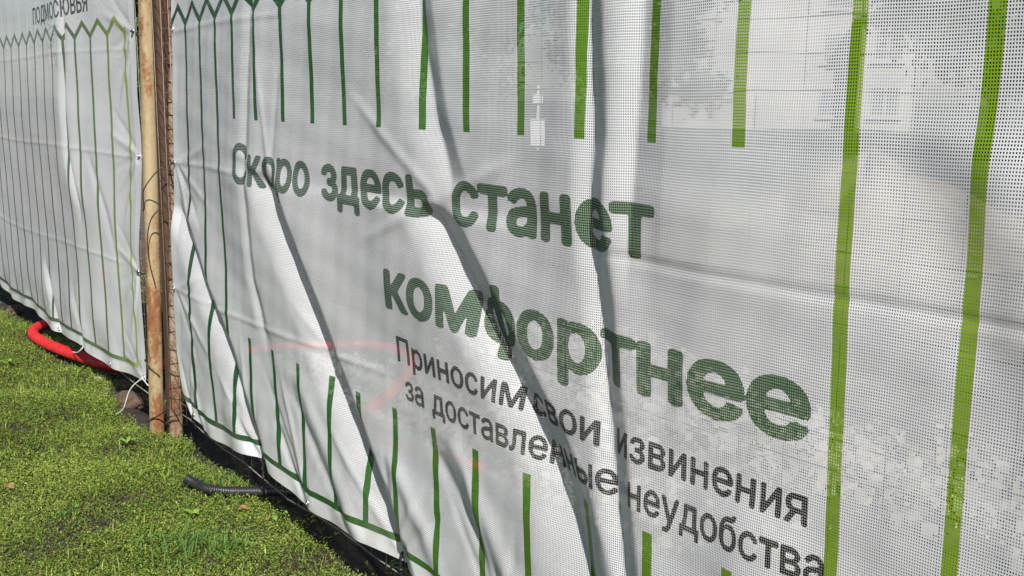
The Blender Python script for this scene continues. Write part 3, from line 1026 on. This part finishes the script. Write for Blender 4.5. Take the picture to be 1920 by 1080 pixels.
# ------------------------------------------------------------------ turf
m, nt, b = new_mat("knotgrass_leaf")
at = nt.nodes.new("ShaderNodeAttribute"); at.attribute_name = "tone"
col = ramp(nt, at.outputs["Fac"], [(0.0, (0.16, 0.105, 0.055)), (0.10, (0.20, 0.16, 0.06)), (0.16, (0.062, 0.110, 0.018)), (0.5, (0.178, 0.268, 0.040)), (0.85, (0.32, 0.405, 0.072)), (1.0, (0.44, 0.48, 0.13))])
nt.links.new(col, b.inputs["Base Color"]); b.inputs["Roughness"].default_value = 0.5
b.inputs["Specular IOR Level"].default_value = 0.3
tr = nt.nodes.new("ShaderNodeBsdfTranslucent"); nt.links.new(col, tr.inputs[0])
ms = nt.nodes.new("ShaderNodeMixShader"); ms.inputs[0].default_value = 0.25
nt.links.new(b.outputs[0], ms.inputs[1]); nt.links.new(tr.outputs[0], ms.inputs[2])
nt.links.new(ms.outputs[0], nt.nodes["Material Output"].inputs[0])
M_LEAF = m


def value_noise(x, y, s, seed=0):
    return (np.sin(x * 2.1 * s + 1.3 * seed) * np.sin(y * 2.7 * s + 0.7 * seed) + np.sin(x * 4.9 * s + y * 3.3 * s + seed) * 0.6 +
            np.sin(x * 9.1 * s - y * 7.7 * s + 2 * seed) * 0.4) / 2.0


def sprigs(px, py, per, smin, smax, tone_shift, hscale):
    """knotgrass: every sprig is a low stem with small oval leaves"""
    n = len(px)
    base = np.stack([px, py, ground_h(px, py)], 1)
    head = RNG.uniform(0, 2 * np.pi, n)
    length = RNG.uniform(0.018, 0.042, n) * hscale
    rise = RNG.uniform(0.35, 1.0, n)
    V = np.empty((n * per * 4, 3), np.float32); tone = np.empty(n * per * 4, np.float32)
    F = np.empty((n * per * 2, 3), np.int64)
    for k in range(per):
        t = (k + 0.6) / per
        along = length * t
        c = base + np.stack([np.cos(head) * along * (1.2 - 0.6 * rise), np.sin(head) * along * (1.2 - 0.6 * rise), 0.004 + along * rise], 1)
        az = head + RNG.choice([-1, 1], n) * RNG.uniform(0.4, 1.7, n)
        el = RNG.uniform(-0.1, 1.0, n)
        d = np.stack([np.cos(az) * np.cos(el), np.sin(az) * np.cos(el), np.sin(el)], 1)
        side = np.stack([-np.sin(az), np.cos(az), RNG.uniform(-0.5, 0.5, n)], 1)
        side /= np.linalg.norm(side, axis=1)[:, None]
        L = RNG.uniform(smin, smax, n)[:, None]; W = L * RNG.uniform(0.12, 0.21, n)[:, None]
        i0 = np.arange(n) * per * 4 + k * 4
        V[i0] = c
        V[i0 + 1] = c + d * L * 0.5 + side * W
        V[i0 + 2] = c + d * L + np.array([0, 0, -0.15]) * L
        V[i0 + 3] = c + d * L * 0.5 - side * W
        tn = np.clip(tone_shift + RNG.normal(0, 0.20, n) + 0.30 * (t - 0.5), 0, 1)
        for q in range(4): tone[i0 + q] = tn
        f0 = np.arange(n) * per * 2 + k * 2
        F[f0] = np.stack([i0, i0 + 1, i0 + 2], 1); F[f0 + 1] = np.stack([i0, i0 + 2, i0 + 3], 1)
    return V, F, tone


HOSE_PATHS = [([(p[0], p[1]) for p in catmull(RED_FRONT, 70)], 0.040), ([(p[0], p[1]) for p in catmull(BLK_FRONT, 40)], 0.024)]


def turf_patch(x0, x1, y0, y1, dens, per, smin, smax):
    n = int((x1 - x0) * (y1 - y0) * dens)
    x = RNG.uniform(x0, x1, n); y = RNG.uniform(y0, y1, n)
    te = turf_edge(x)
    keep = y < te - 0.01 + RNG.normal(0, 0.014, n)
    thin = value_noise(x, y, 2.3, 3)
    thin2 = value_noise(x, y, 0.9, 8)
    keep &= RNG.uniform(0, 1, n) < 1.05 - 0.62 * np.clip(thin * 1.6, 0, 1)
    for pth, rad in HOSE_PATHS:
        for (hx, hy) in pth:
            keep &= (x - hx) ** 2 + (y - hy) ** 2 > rad * rad
    x, y = x[keep], y[keep]
    thin, thin2 = thin[keep], thin2[keep]
    h = 1.0 + 0.5 * value_noise(x, y, 1.3, 5)
    shift = 0.50 + 0.24 * value_noise(x, y, 1.1, 1) - 0.28 * np.clip(thin, 0, 1) + 0.10 * sstep(-0.35, 0.05, y) - np.where(RNG.uniform(0, 1, len(x)) < 0.07 + 0.22 * np.clip(thin2, 0, 1), 0.42, 0)
    return sprigs(x, y, per, smin, smax, shift, h)


def join_np(ps):
    Vs, Fs, Ts, o = [], [], [], 0
    for V, F, T in ps:
        Vs.append(V); Fs.append(F + o); Ts.append(T); o += len(V)
    return np.concatenate(Vs), np.concatenate(Fs), np.concatenate(Ts)


def leaf_mesh(name, V, F, T, mat):
    o = np_mesh(name, V, F, mat)
    a = o.data.attributes.new("tone", 'FLOAT', 'POINT')
    a.data.foreach_set("value", T.astype(np.float32))
    return o


ps = [turf_patch(-5.6, -2.2, -1.35, 0.28, 14500, 6, 0.0065, 0.0135),
      turf_patch(-8.6, -5.6, -0.9, 0.28, 8500, 6, 0.008, 0.016),
      turf_patch(-2.2, 1.2, -1.35, 0.28, 1500, 6, 0.012, 0.020),
      turf_patch(-9.6, 1.2, -3.2, -1.35, 900, 6, 0.014, 0.024)]
V, F, T = join_np(ps)
o = leaf_mesh("knotgrass", V, F, T, M_LEAF)
tag(o, "low green knotgrass turf covering the ground in front of the fence", "turf", None, "stuff")

def blades(n, x0, x1, y0, y1, L0, L1):
    x = RNG.uniform(x0, x1, n); y = RNG.uniform(y0, y1, n)
    keep = (y < turf_edge(x) - 0.03) & (value_noise(x, y, 1.9, 4) > RNG.uniform(-0.6, 0.7, n))
    x, y = x[keep], y[keep]; n = len(x)
    az = RNG.uniform(0, 2 * np.pi, n); L = RNG.uniform(L0, L1, n); w = RNG.uniform(0.0014, 0.0030, n); lean = RNG.uniform(0.3, 1.3, n)
    B = np.stack([x, y, ground_h(x, y)], 1)
    d = np.stack([np.cos(az), np.sin(az), np.zeros(n)], 1); sd_ = np.stack([-np.sin(az), np.cos(az), np.zeros(n)], 1)
    up = np.array([0, 0, 1.0])
    mid = B + d * (L * lean * 0.25)[:, None] + up * (L * 0.55)[:, None]
    tip = B + d * (L * lean * 0.8)[:, None] + up * (L * (1.0 - 0.45 * lean))[:, None]
    V = np.stack([B - sd_ * w[:, None], B + sd_ * w[:, None], mid + sd_ * w[:, None] * .8, mid - sd_ * w[:, None] * .8, tip], 1).reshape(-1, 3)
    i = np.arange(n) * 5
    F = np.concatenate([np.stack([i, i + 1, i + 2], 1), np.stack([i, i + 2, i + 3], 1), np.stack([i + 3, i + 2, i + 4], 1)])
    tone = np.where(RNG.uniform(0, 1, n) < 0.16, RNG.uniform(0.0, 0.1, n), np.clip(RNG.normal(0.55, 0.2, n), 0.16, 1))
    return V, F, np.repeat(tone, 5)


V, F, T = join_np([blades(9000, -6.0, -2.2, -1.35, 0.2, 0.03, 0.075), blades(5000, -8.6, -6.0, -0.9, 0.2, 0.03, 0.075)])
o = leaf_mesh("grass", V, F, T, M_LEAF)
tag(o, "loose green and straw coloured grass blades among the knotgrass", "grass", None, "stuff")

# thin weeds on the shaded soil behind the hem
n = 5200
x = RNG.uniform(-9, 0.6, n); y = RNG.uniform(0.1, 1.3, n)
keep = value_noise(x, y, 1.7, 11) > -0.05
x, y = x[keep], y[keep]
V, F, T = sprigs(x, y, 6, 0.012, 0.03, np.full(len(x), 0.42), np.full(len(x), 1.5))
o = leaf_mesh("weeds", V, F, T, M_LEAF)
tag(o, "sparse weeds on the shaded soil behind the hem", "weeds", None, "stuff")

m, nt, b = new_mat("grass_blade")
f = noise_fac(nt, 30, 3)
nt.links.new(ramp(nt, f, [(0.3, (0.055, 0.115, 0.024)), (0.7, (0.12, 0.21, 0.045))]), b.inputs["Base Color"])
b.inputs["Roughness"].default_value = 0.6
b.inputs["Specular IOR Level"].default_value = 0.2
M_BLADE = m


def grass_tuft(x, y, n, L, spread, label):
    z = float(ground_h(np.array(x), np.array(y)))
    V, F = [], []
    for i in range(n):
        a = random.uniform(0, 2 * math.pi); r = random.uniform(0, spread)
        bx, by = r * math.cos(a), r * math.sin(a)
        az = random.uniform(0, 2 * math.pi); l = L * random.uniform(0.5, 1.1); lean = random.uniform(0.3, 1.1)
        w = random.uniform(0.0022, 0.0042)
        sx, sy = -math.sin(az) * w, math.cos(az) * w
        k = len(V)
        for j in range(5):
            t = j / 4
            h = l * (t - 0.45 * lean * t * t); o_ = l * lean * t * t * 0.8
            cx, cy = bx + math.cos(az) * o_, by + math.sin(az) * o_
            ww = (1 - t) ** 0.7 if j < 4 else 0.02
            V += [(cx - sx * ww, cy - sy * ww, h), (cx + sx * ww, cy + sy * ww, h + 0.001)]
        for j in range(4):
            F.append((k + 2 * j, k + 2 * j + 1, k + 2 * j + 3, k + 2 * j + 2))
    o = mesh_obj("grass_tuft", V, F, M_BLADE)
    o.location = (x, y, z)
    tag(o, label, "grass", "grass tufts in the turf")


grass_tuft(-3.30, -0.34, 230, 0.085, 0.15, "large tuft of long fine grass blades in the turf")
grass_tuft(-3.18, -0.22, 70, 0.08, 0.07, "upright tuft of grass beside the large tuft")
grass_tuft(-3.78, -0.60, 45, 0.060, 0.045, "thin tuft of grass on a bare brown patch")
grass_tuft(-3.72, -0.02, 60, 0.06, 0.07, "grass tuft growing at the black hose")
grass_tuft(-3.76, -0.10, 24, 0.08, 0.03, "long blades bending over the end of the black hose")
grass_tuft(-4.42, -0.13, 24, 0.05, 0.03, "few pale blades in front of the posts")
grass_tuft(-5.05, -0.42, 26, 0.05, 0.06, "small tuft of grass in the turf away from the posts")

m, nt, b = new_mat("broad_leaf")
f = noise_fac(nt, 40, 4)
nt.links.new(ramp(nt, f, [(0.3, (0.14, 0.25, 0.035)), (0.7, (0.24, 0.36, 0.065))]), b.inputs["Base Color"])
b.inputs["Roughness"].default_value = 0.4
M_BROAD = m


def broad_weed(x, y, leaves, label, zoff=0.02):
    """leaves: (azimuth deg, length, width ratio, lift)"""
    z = float(ground_h(np.array(x), np.array(y))) + zoff
    root = empty("weed", (x, y, z))
    for (az, L, wr, lift) in leaves:
        V, F = [], []
        ca, sa = math.cos(math.radians(az)), math.sin(math.radians(az))
        n = 7
        for j in range(n + 1):
            t = j / n
            w = L * wr * math.sin(math.pi * min(1, 0.06 + 0.94 * t) ** 0.85) * 0.5 + 0.0006
            cx, cz = L * t, lift * L * math.sin(math.pi * 0.6 * t) + 0.004
            for s in (-1, 0, 1):
                px, py_ = cx, s * w
                V.append((px * ca - py_ * sa, px * sa + py_ * ca, cz + abs(s) * w * 0.35))
        for j in range(n):
            for s in (0, 1):
                a = j * 3 + s
                F.append((a, a + 3, a + 4, a + 1))
        mesh_obj("leaf", V, F, M_BROAD, root, smooth=True)
    tag(root, label, "weed", "broad leaved weeds in the turf")


broad_weed(-4.42, -0.19, [(20, .055, .30, .5), (75, .045, .30, .5), (150, .05, .28, .4), (215, .05, .28, .4), (290, .055, .26, .5)], "pale green weed with narrow leaves in front of the posts")
broad_weed(-3.50, -0.23, [(10, .035, .7, .5), (120, .034, .7, .4), (240, .036, .6, .6)], "yellow green three leaved weed near the large grass tuft")
broad_weed(-3.27, -0.015, [(40, .040, .95, .9), (200, .030, .6, .4)], "single round bright leaf at the edge of the fence's shade", 0.03)
broad_weed(-6.15, -0.32, [(0, .06, .3, .6), (70, .06, .3, .6), (160, .05, .3, .6), (250, .06, .3, .5)], "bright weed rosette in the turf by the red hose")

# ------------------------------------------------------------------ clods, stones, fallen leaves
M_CLOD = noisy_mat("brown_clod", (0.055, 0.036, 0.024), (0.14, 0.095, 0.065), 22, 0.95, 0.006, 8)
M_STONE = noisy_mat("pale_stone", (0.34, 0.29, 0.24), (0.52, 0.46, 0.40), 30, 0.9, 0.003, 6)
M_DRY = noisy_mat("dry_leaf", (0.22, 0.11, 0.05), (0.38, 0.22, 0.11), 60, 0.8, 0.0, 4)


def lump(name, x, y, sx, sy, sz, mat, seed, sink=0.3, rough=0.22, sub=3):
    bm = bmesh.new()
    bmesh.ops.create_icosphere(bm, subdivisions=sub, radius=1.0)
    rr = random.Random(seed)
    ph = [rr.uniform(0, 6) for _ in range(6)]
    for v in bm.verts:
        c = v.co
        d = 1 + rough * (math.sin(3.1 * c.x + ph[0]) * math.sin(2.7 * c.y + ph[1]) + 0.6 * math.sin(6 * c.z + 4 * c.x + ph[2]) * math.sin(5 * c.y + ph[3])) + rr.uniform(-.05, .05)
        c = c * d
        c.x = max(-0.85, min(0.85, c.x)); c.z = max(-0.8, min(0.72, c.z)); c.y = max(-0.9, min(0.85, c.y))
        v.co = (c.x * sx, c.y * sy, c.z * sz)
    o = bm_obj(name, bm, mat)
    o.location = (x, y, float(ground_h(np.array(x), np.array(y))) + sz * (1 - 2 * sink))
    o.rotation_euler = (rr.uniform(-.2, .2), rr.uniform(-.2, .2), rr.uniform(0, 6))
    return o


tag(lump("soil_clod", -5.10, 0.02, 0.075, 0.06, 0.055, M_CLOD, 3), "large brown soil clod at the foot of the tan post", "clod", "clods and stones at the turf edge")
tag(lump("soil_clod", -5.62, 0.12, 0.07, 0.05, 0.03, M_CLOD, 4), "flat brown clod under the hem between hose and post", "clod", "clods and stones at the turf edge")
tag(lump("soil_clod", -5.95, 0.17, 0.05, 0.045, 0.028, M_CLOD, 14), "small brown clod close to the red hose", "clod", "clods and stones at the turf edge")
tag(lump("stone", -5.60, 0.01, 0.034, 0.018, 0.016, M_STONE, 5), "pale flat stone lying at the turf edge", "stone", "clods and stones at the turf edge")
tag(lump("stone", -5.40, -0.015, 0.020, 0.015, 0.012, M_STONE, 6), "small pale stone next to the large clod", "stone", "clods and stones at the turf edge")
tag(lump("stone", -5.30, -0.06, 0.015, 0.012, 0.010, M_STONE, 16), "tiny stone in front of the large clod", "stone", "clods and stones at the turf edge")
tag(lump("stone", -4.02, 0.10, 0.022, 0.018, 0.02, M_STONE, 9), "pebble in the shade near the thin rusted post", "stone", "clods and stones at the turf edge")
tag(lump("stone", -7.9, 0.05, 0.06, 0.05, 0.05, M_CLOD, 19), "lump of soil by the turf edge beyond the red hose", "clod", "clods and stones at the turf edge")


def dry_leaf(x, y, L, az, label):
    z = float(ground_h(np.array(x), np.array(y))) + 0.03
    V, F = [], []
    for j in range(6):
        t = j / 5
        w = 0.3 * L * math.sin(math.pi * (0.05 + 0.9 * t))
        for s in (-1, 0, 1):
            V.append((L * (t - .5), s * w, 0.006 * math.sin(5 * t) + abs(s) * 0.3 * w))
    for j in range(5):
        for s in (0, 1):
            a = j * 3 + s
            F.append((a, a + 3, a + 4, a + 1))
    o = mesh_obj("dry_leaf", V, F, M_DRY, None, True)
    o.location = (x, y, z); o.rotation_euler = (0.15, -0.1, az)
    tag(o, label, "leaf", "dry leaves on the turf")


dry_leaf(-4.16, -0.70, 0.045, 0.4, "curled orange brown leaf on the open turf")
dry_leaf(-3.46, -0.06, 0.045, 1.2, "dry brown leaf near the edge of the shade")
dry_leaf(-3.33, -0.02, 0.035, 2.2, "small dry leaf beside the round bright leaf")
dry_leaf(-6.0, -0.72, 0.06, 0.9, "reddish dry leaf far out on the turf")

# ------------------------------------------------------------------ building site behind the fence
M_SAND = noisy_mat("sand", (0.085, 0.066, 0.048), (0.185, 0.146, 0.108), 5, 0.95, 0.02, 8)
M_RUBBLE = noisy_mat("concrete_rubble", (0.14, 0.125, 0.105), (0.44, 0.40, 0.345), 7, 0.9, 0.01, 7)


def heap(name, x, y, rx, ry, h, mat, seed):
    nr, na = 26, 56
    V, F = [], []
    rr = random.Random(seed); ph = [rr.uniform(0, 6) for _ in range(5)]
    for i in range(nr + 1):
        t = i / nr
        for a in range(na):
            th = 2 * math.pi * a / na
            k = 1 + 0.15 * math.sin(2 * th + ph[0]) + 0.08 * math.sin(5 * th + ph[1])
            hh = h * (1 - t) ** 1.15 * (1 + 0.10 * math.sin(7 * th + 6 * t + ph[2]) + 0.06 * math.sin(13 * th + ph[3] - 9 * t)) - 0.06 * t
            V.append((rx * t * k * math.cos(th), ry * t * k * math.sin(th), hh))
    for i in range(nr):
        for a in range(na):
            a2 = (a + 1) % na
            F.append((i * na + a, (i + 1) * na + a, (i + 1) * na + a2, i * na + a2))
    o = mesh_obj(name, V, F, mat, None, True)
    o.location = (x, y, 0)
    return o


tag(heap("sand_heap", -6.4, 7.6, 2.6, 2.2, 0.95, M_SAND, 2), "broad heap of beige sand seen through the mesh behind the fence", "heap", "heaps on the building site")
tag(heap("sand_heap", -3.2, 6.2, 2.4, 1.7, 0.45, M_SAND, 5), "low spread of beige sand seen through the mesh behind the fence", "heap", "heaps on the building site")


def rubble(name, line, count, width, smin, smax, label, seed):
    rr = np.random.default_rng(seed)
    L = np.array(line); s = np.linspace(0, 1, len(L))
    V, F = [], []
    base = np.array([(-1, -1, -1), (1, -1, -1), (1, 1, -1), (-1, 1, -1), (-1, -1, 1), (1, -1, 1), (1, 1, 1), (-1, 1, 1)], float)
    quads = [(0, 3, 2, 1), (4, 5, 6, 7), (0, 1, 5, 4), (1, 2, 6, 5), (2, 3, 7, 6), (3, 0, 4, 7)]
    for i in range(count):
        t = rr.uniform(); c = np.array([np.interp(t, s, L[:, 0]), np.interp(t, s, L[:, 1])]) + rr.normal(0, width, 2)
        sz_ = smin + (smax - smin) * rr.uniform() ** 3
        b_ = base * (1 + rr.uniform(-.35, .25, (8, 3))) * sz_ * rr.uniform(.5, 1.0, 3)
        th, ph = rr.uniform(0, 6.28), rr.uniform(-.6, .6)
        R = np.array([[math.cos(th), -math.sin(th), 0], [math.sin(th), math.cos(th), 0], [0, 0, 1]]) @ np.array([[1, 0, 0], [0, math.cos(ph), -math.sin(ph)], [0, math.sin(ph), math.cos(ph)]])
        b_ = b_ @ R.T + np.array([c[0], c[1], sz_ * 0.25 + abs(rr.normal(0, .02))])
        k = len(V); V += list(b_); F += [tuple(q + k for q in f_) for f_ in quads]
    o = mesh_obj(name, V, F, M_RUBBLE)
    tag(o, label, "rubble", None, "stuff")


rubble("rubble", [(-5.4, 2.6), (-4.6, 2.45), (-3.6, 2.2), (-2.8, 2.2), (-2.0, 2.4), (-1.0, 2.5)], 3600, 0.26, 0.005, 0.034, "pale broken concrete in a band behind the lettered banner", 1)
rubble("rubble", [(-5.6, 1.0), (-4.8, 1.2), (-4.1, 1.05), (-3.4, 0.95), (-2.6, 1.2)], 2400, 0.22, 0.004, 0.024, "small pale stones scattered just behind the fence", 2)

# white sign board on a post, far behind the fence
sg = empty("sign_board", (-25.4, 18.0, 0)); sg.rotation_euler = (0, 0, 0.9)
M_WHITE = noisy_mat("white_paint", (0.70, 0.70, 0.68), (0.80, 0.80, 0.78), 4, 0.6)
bm = bmesh.new(); bmesh.ops.create_cube(bm, size=1); bmesh.ops.scale(bm, vec=(0.07, 0.07, 1.9), verts=bm.verts); bmesh.ops.translate(bm, vec=(0, 0, 0.95), verts=bm.verts)
bm_obj("pole", bm, M_WHITE, sg)
bm = bmesh.new(); bmesh.ops.create_cube(bm, size=1); bmesh.ops.scale(bm, vec=(0.42, 0.05, 0.8), verts=bm.verts); bmesh.ops.translate(bm, vec=(0, -0.07, 0.5), verts=bm.verts)
bmesh.ops.bevel(bm, geom=bm.edges[:], offset=0.02, segments=1)
bm_obj("board", bm, M_WHITE, sg)
bm = bmesh.new(); bmesh.ops.create_cube(bm, size=1); bmesh.ops.scale(bm, vec=(0.30, 0.04, 0.25), verts=bm.verts); bmesh.ops.translate(bm, vec=(0, -0.07, 1.5), verts=bm.verts)
bm_obj("panel", bm, M_WHITE, sg)
tag(sg, "small white board on a white pole far behind the fence", "sign")

# far building
M_PLASTER = noisy_mat("cream_plaster", (0.30, 0.28, 0.25), (0.40, 0.375, 0.335), 0.6, 0.85, 0.0, 6)
M_PANE = noisy_mat("window_pane", (0.10, 0.11, 0.125), (0.19, 0.205, 0.22), 0.8, 0.12)
M_ROOF = noisy_mat("grey_roof", (0.14, 0.14, 0.15), (0.22, 0.22, 0.23), 2, 0.8)


def box(name, x0, x1, y0, y1, z0, z1, mat, parent):
    V = [(x0, y0, z0), (x1, y0, z0), (x1, y1, z0), (x0, y1, z0), (x0, y0, z1), (x1, y0, z1), (x1, y1, z1), (x0, y1, z1)]
    F = [(0, 3, 2, 1), (4, 5, 6, 7), (0, 1, 5, 4), (1, 2, 6, 5), (2, 3, 7, 6), (3, 0, 4, 7)]
    return mesh_obj(name, V, F, mat, parent)


def building(loc, rz, w, d, h, floors, bays, label, first_bay=0):
    r = empty("house", loc, rz)
    box("wall", -w / 2, w / 2, 0, d, 0, h, M_PLASTER, r)
    box("roof", -w / 2 - .3, w / 2 + .3, -.3, d + .3, h, h + .35, M_ROOF, r)
    for f_ in range(floors):
        for b_ in range(first_bay, bays):
            cx = -w / 2 + (b_ + .5) * w / bays; cz = h / floors * (f_ + .55)
            fr_ = box("window", cx - .75, cx + .75, -.06, .02, cz - .8, cz + .8, M_PLASTER, r)
            box("pane", cx - .66, cx - .04, -.075, -.03, cz - .7, cz + .7, M_PANE, fr_)
            box("pane", cx + .04, cx + .66, -.075, -.03, cz - .7, cz + .7, M_PANE, fr_)
            box("sill", cx - .85, cx + .85, -.2, -.062, cz - .92, cz - .805, M_PLASTER, fr_)
    tag(r, label, "house", "houses beyond the building site")
    return r


building((-39.2, 44.0, 0), math.radians(40.8), 11, 10, 14, 5, 3, "tall cream plastered house seen through the banner's mesh", 2)
building((-33.1, 46.2, 0), math.radians(35), 2.8, 7, 5.6, 2, 1, "low cream annex beside the tall plastered house")

# trees behind the site
M_BARK = noisy_mat("bark", (0.07, 0.055, 0.04), (0.14, 0.11, 0.085), 12, 0.95, 0.02)
m, nt, b = new_mat("tree_leaf")
at = nt.nodes.new("ShaderNodeAttribute"); at.attribute_name = "tone"
nt.links.new(ramp(nt, at.outputs["Fac"], [(0, (0.022, 0.045, 0.012)), (0.5, (0.040, 0.075, 0.018)), (1, (0.075, 0.115, 0.030))]), b.inputs["Base Color"])
b.inputs["Roughness"].default_value = 0.55
M_TLEAF = m


def tree(x, y, h, r, seed, label):
    rr = np.random.default_rng(seed)
    root = empty("tree", (x, y, 0), seed)
    geos = [tube_geo([Vector((0, 0, -.1)), Vector((.1, .05, h * .25)), Vector((.0, .1, h * .5)), Vector((.15, 0, h * .8))], [.28, .22, .16, .05], 8)]
    tips = []
    for i in range(9):
        a = i * 2.4 + seed; z0 = h * (.22 + .06 * i)
        e = Vector((math.cos(a) * r * rr.uniform(.5, .8), math.sin(a) * r * rr.uniform(.5, .8), z0 + h * rr.uniform(.1, .25)))
        geos.append(tube_geo([Vector((.05, .05, z0)), Vector((e.x * .5, e.y * .5, z0 + (e.z - z0) * .6)), e], [.09, .06, .02], 6))
        tips.append(np.array(e))
    V, F = merge_geo(geos)
    mesh_obj("trunk", V, F, M_BARK, root, True)
    cl = [np.array([rr.normal(0, r * .5), rr.normal(0, r * .5), h * rr.uniform(.2, 1.0)]) for _ in range(46)] + tips
    n = 22000
    which = rr.integers(0, len(cl), n)
    C = np.array(cl)[which] + rr.normal(0, 1, (n, 3)) * np.array([.62, .62, .45]) * r * .27
    C[:, 2] = np.maximum(C[:, 2], .3)
    d = rr.normal(0, 1, (n, 3)); d /= np.linalg.norm(d, axis=1)[:, None]
    e = np.cross(d, rr.normal(0, 1, (n, 3))); e /= np.linalg.norm(e, axis=1)[:, None]
    s = rr.uniform(.11, .23, n)[:, None]
    V = np.stack([C - d * s, C + e * s * .55, C + d * s, C - e * s * .55], 1).reshape(-1, 3)
    F = np.arange(n * 4).reshape(n, 4)
    tone = np.repeat(np.clip(rr.normal(.5, .2, n) + .15 * rr.normal(0, 1, len(cl))[which], 0, 1), 4)
    o = leaf_mesh("crown", V, F, tone, M_TLEAF); o.parent = root
    tag(root, label, "tree", "trees beyond the building site")


TREES = [(-11.0, 30.0, 9, 3.0), (-7.5, 29.0, 10, 3.8), (-15.8, 26.5, 9.5, 3.0), (-19.6, 36.5, 9, 3.0), (-31.0, 27.0, 8, 3.2), (-40.0, 24.0, 9, 3.6), (-49.0, 21.0, 9, 3.6), (-58.0, 16.0, 9, 3.6), (-1.0, 30.0, 9, 3.4), (-2.0, 24.0, 6, 2.4)]
for i, (x, y, h, r) in enumerate(TREES):
    tree(x, y, h, r, i + 1, "leafy green tree standing beyond the building site")
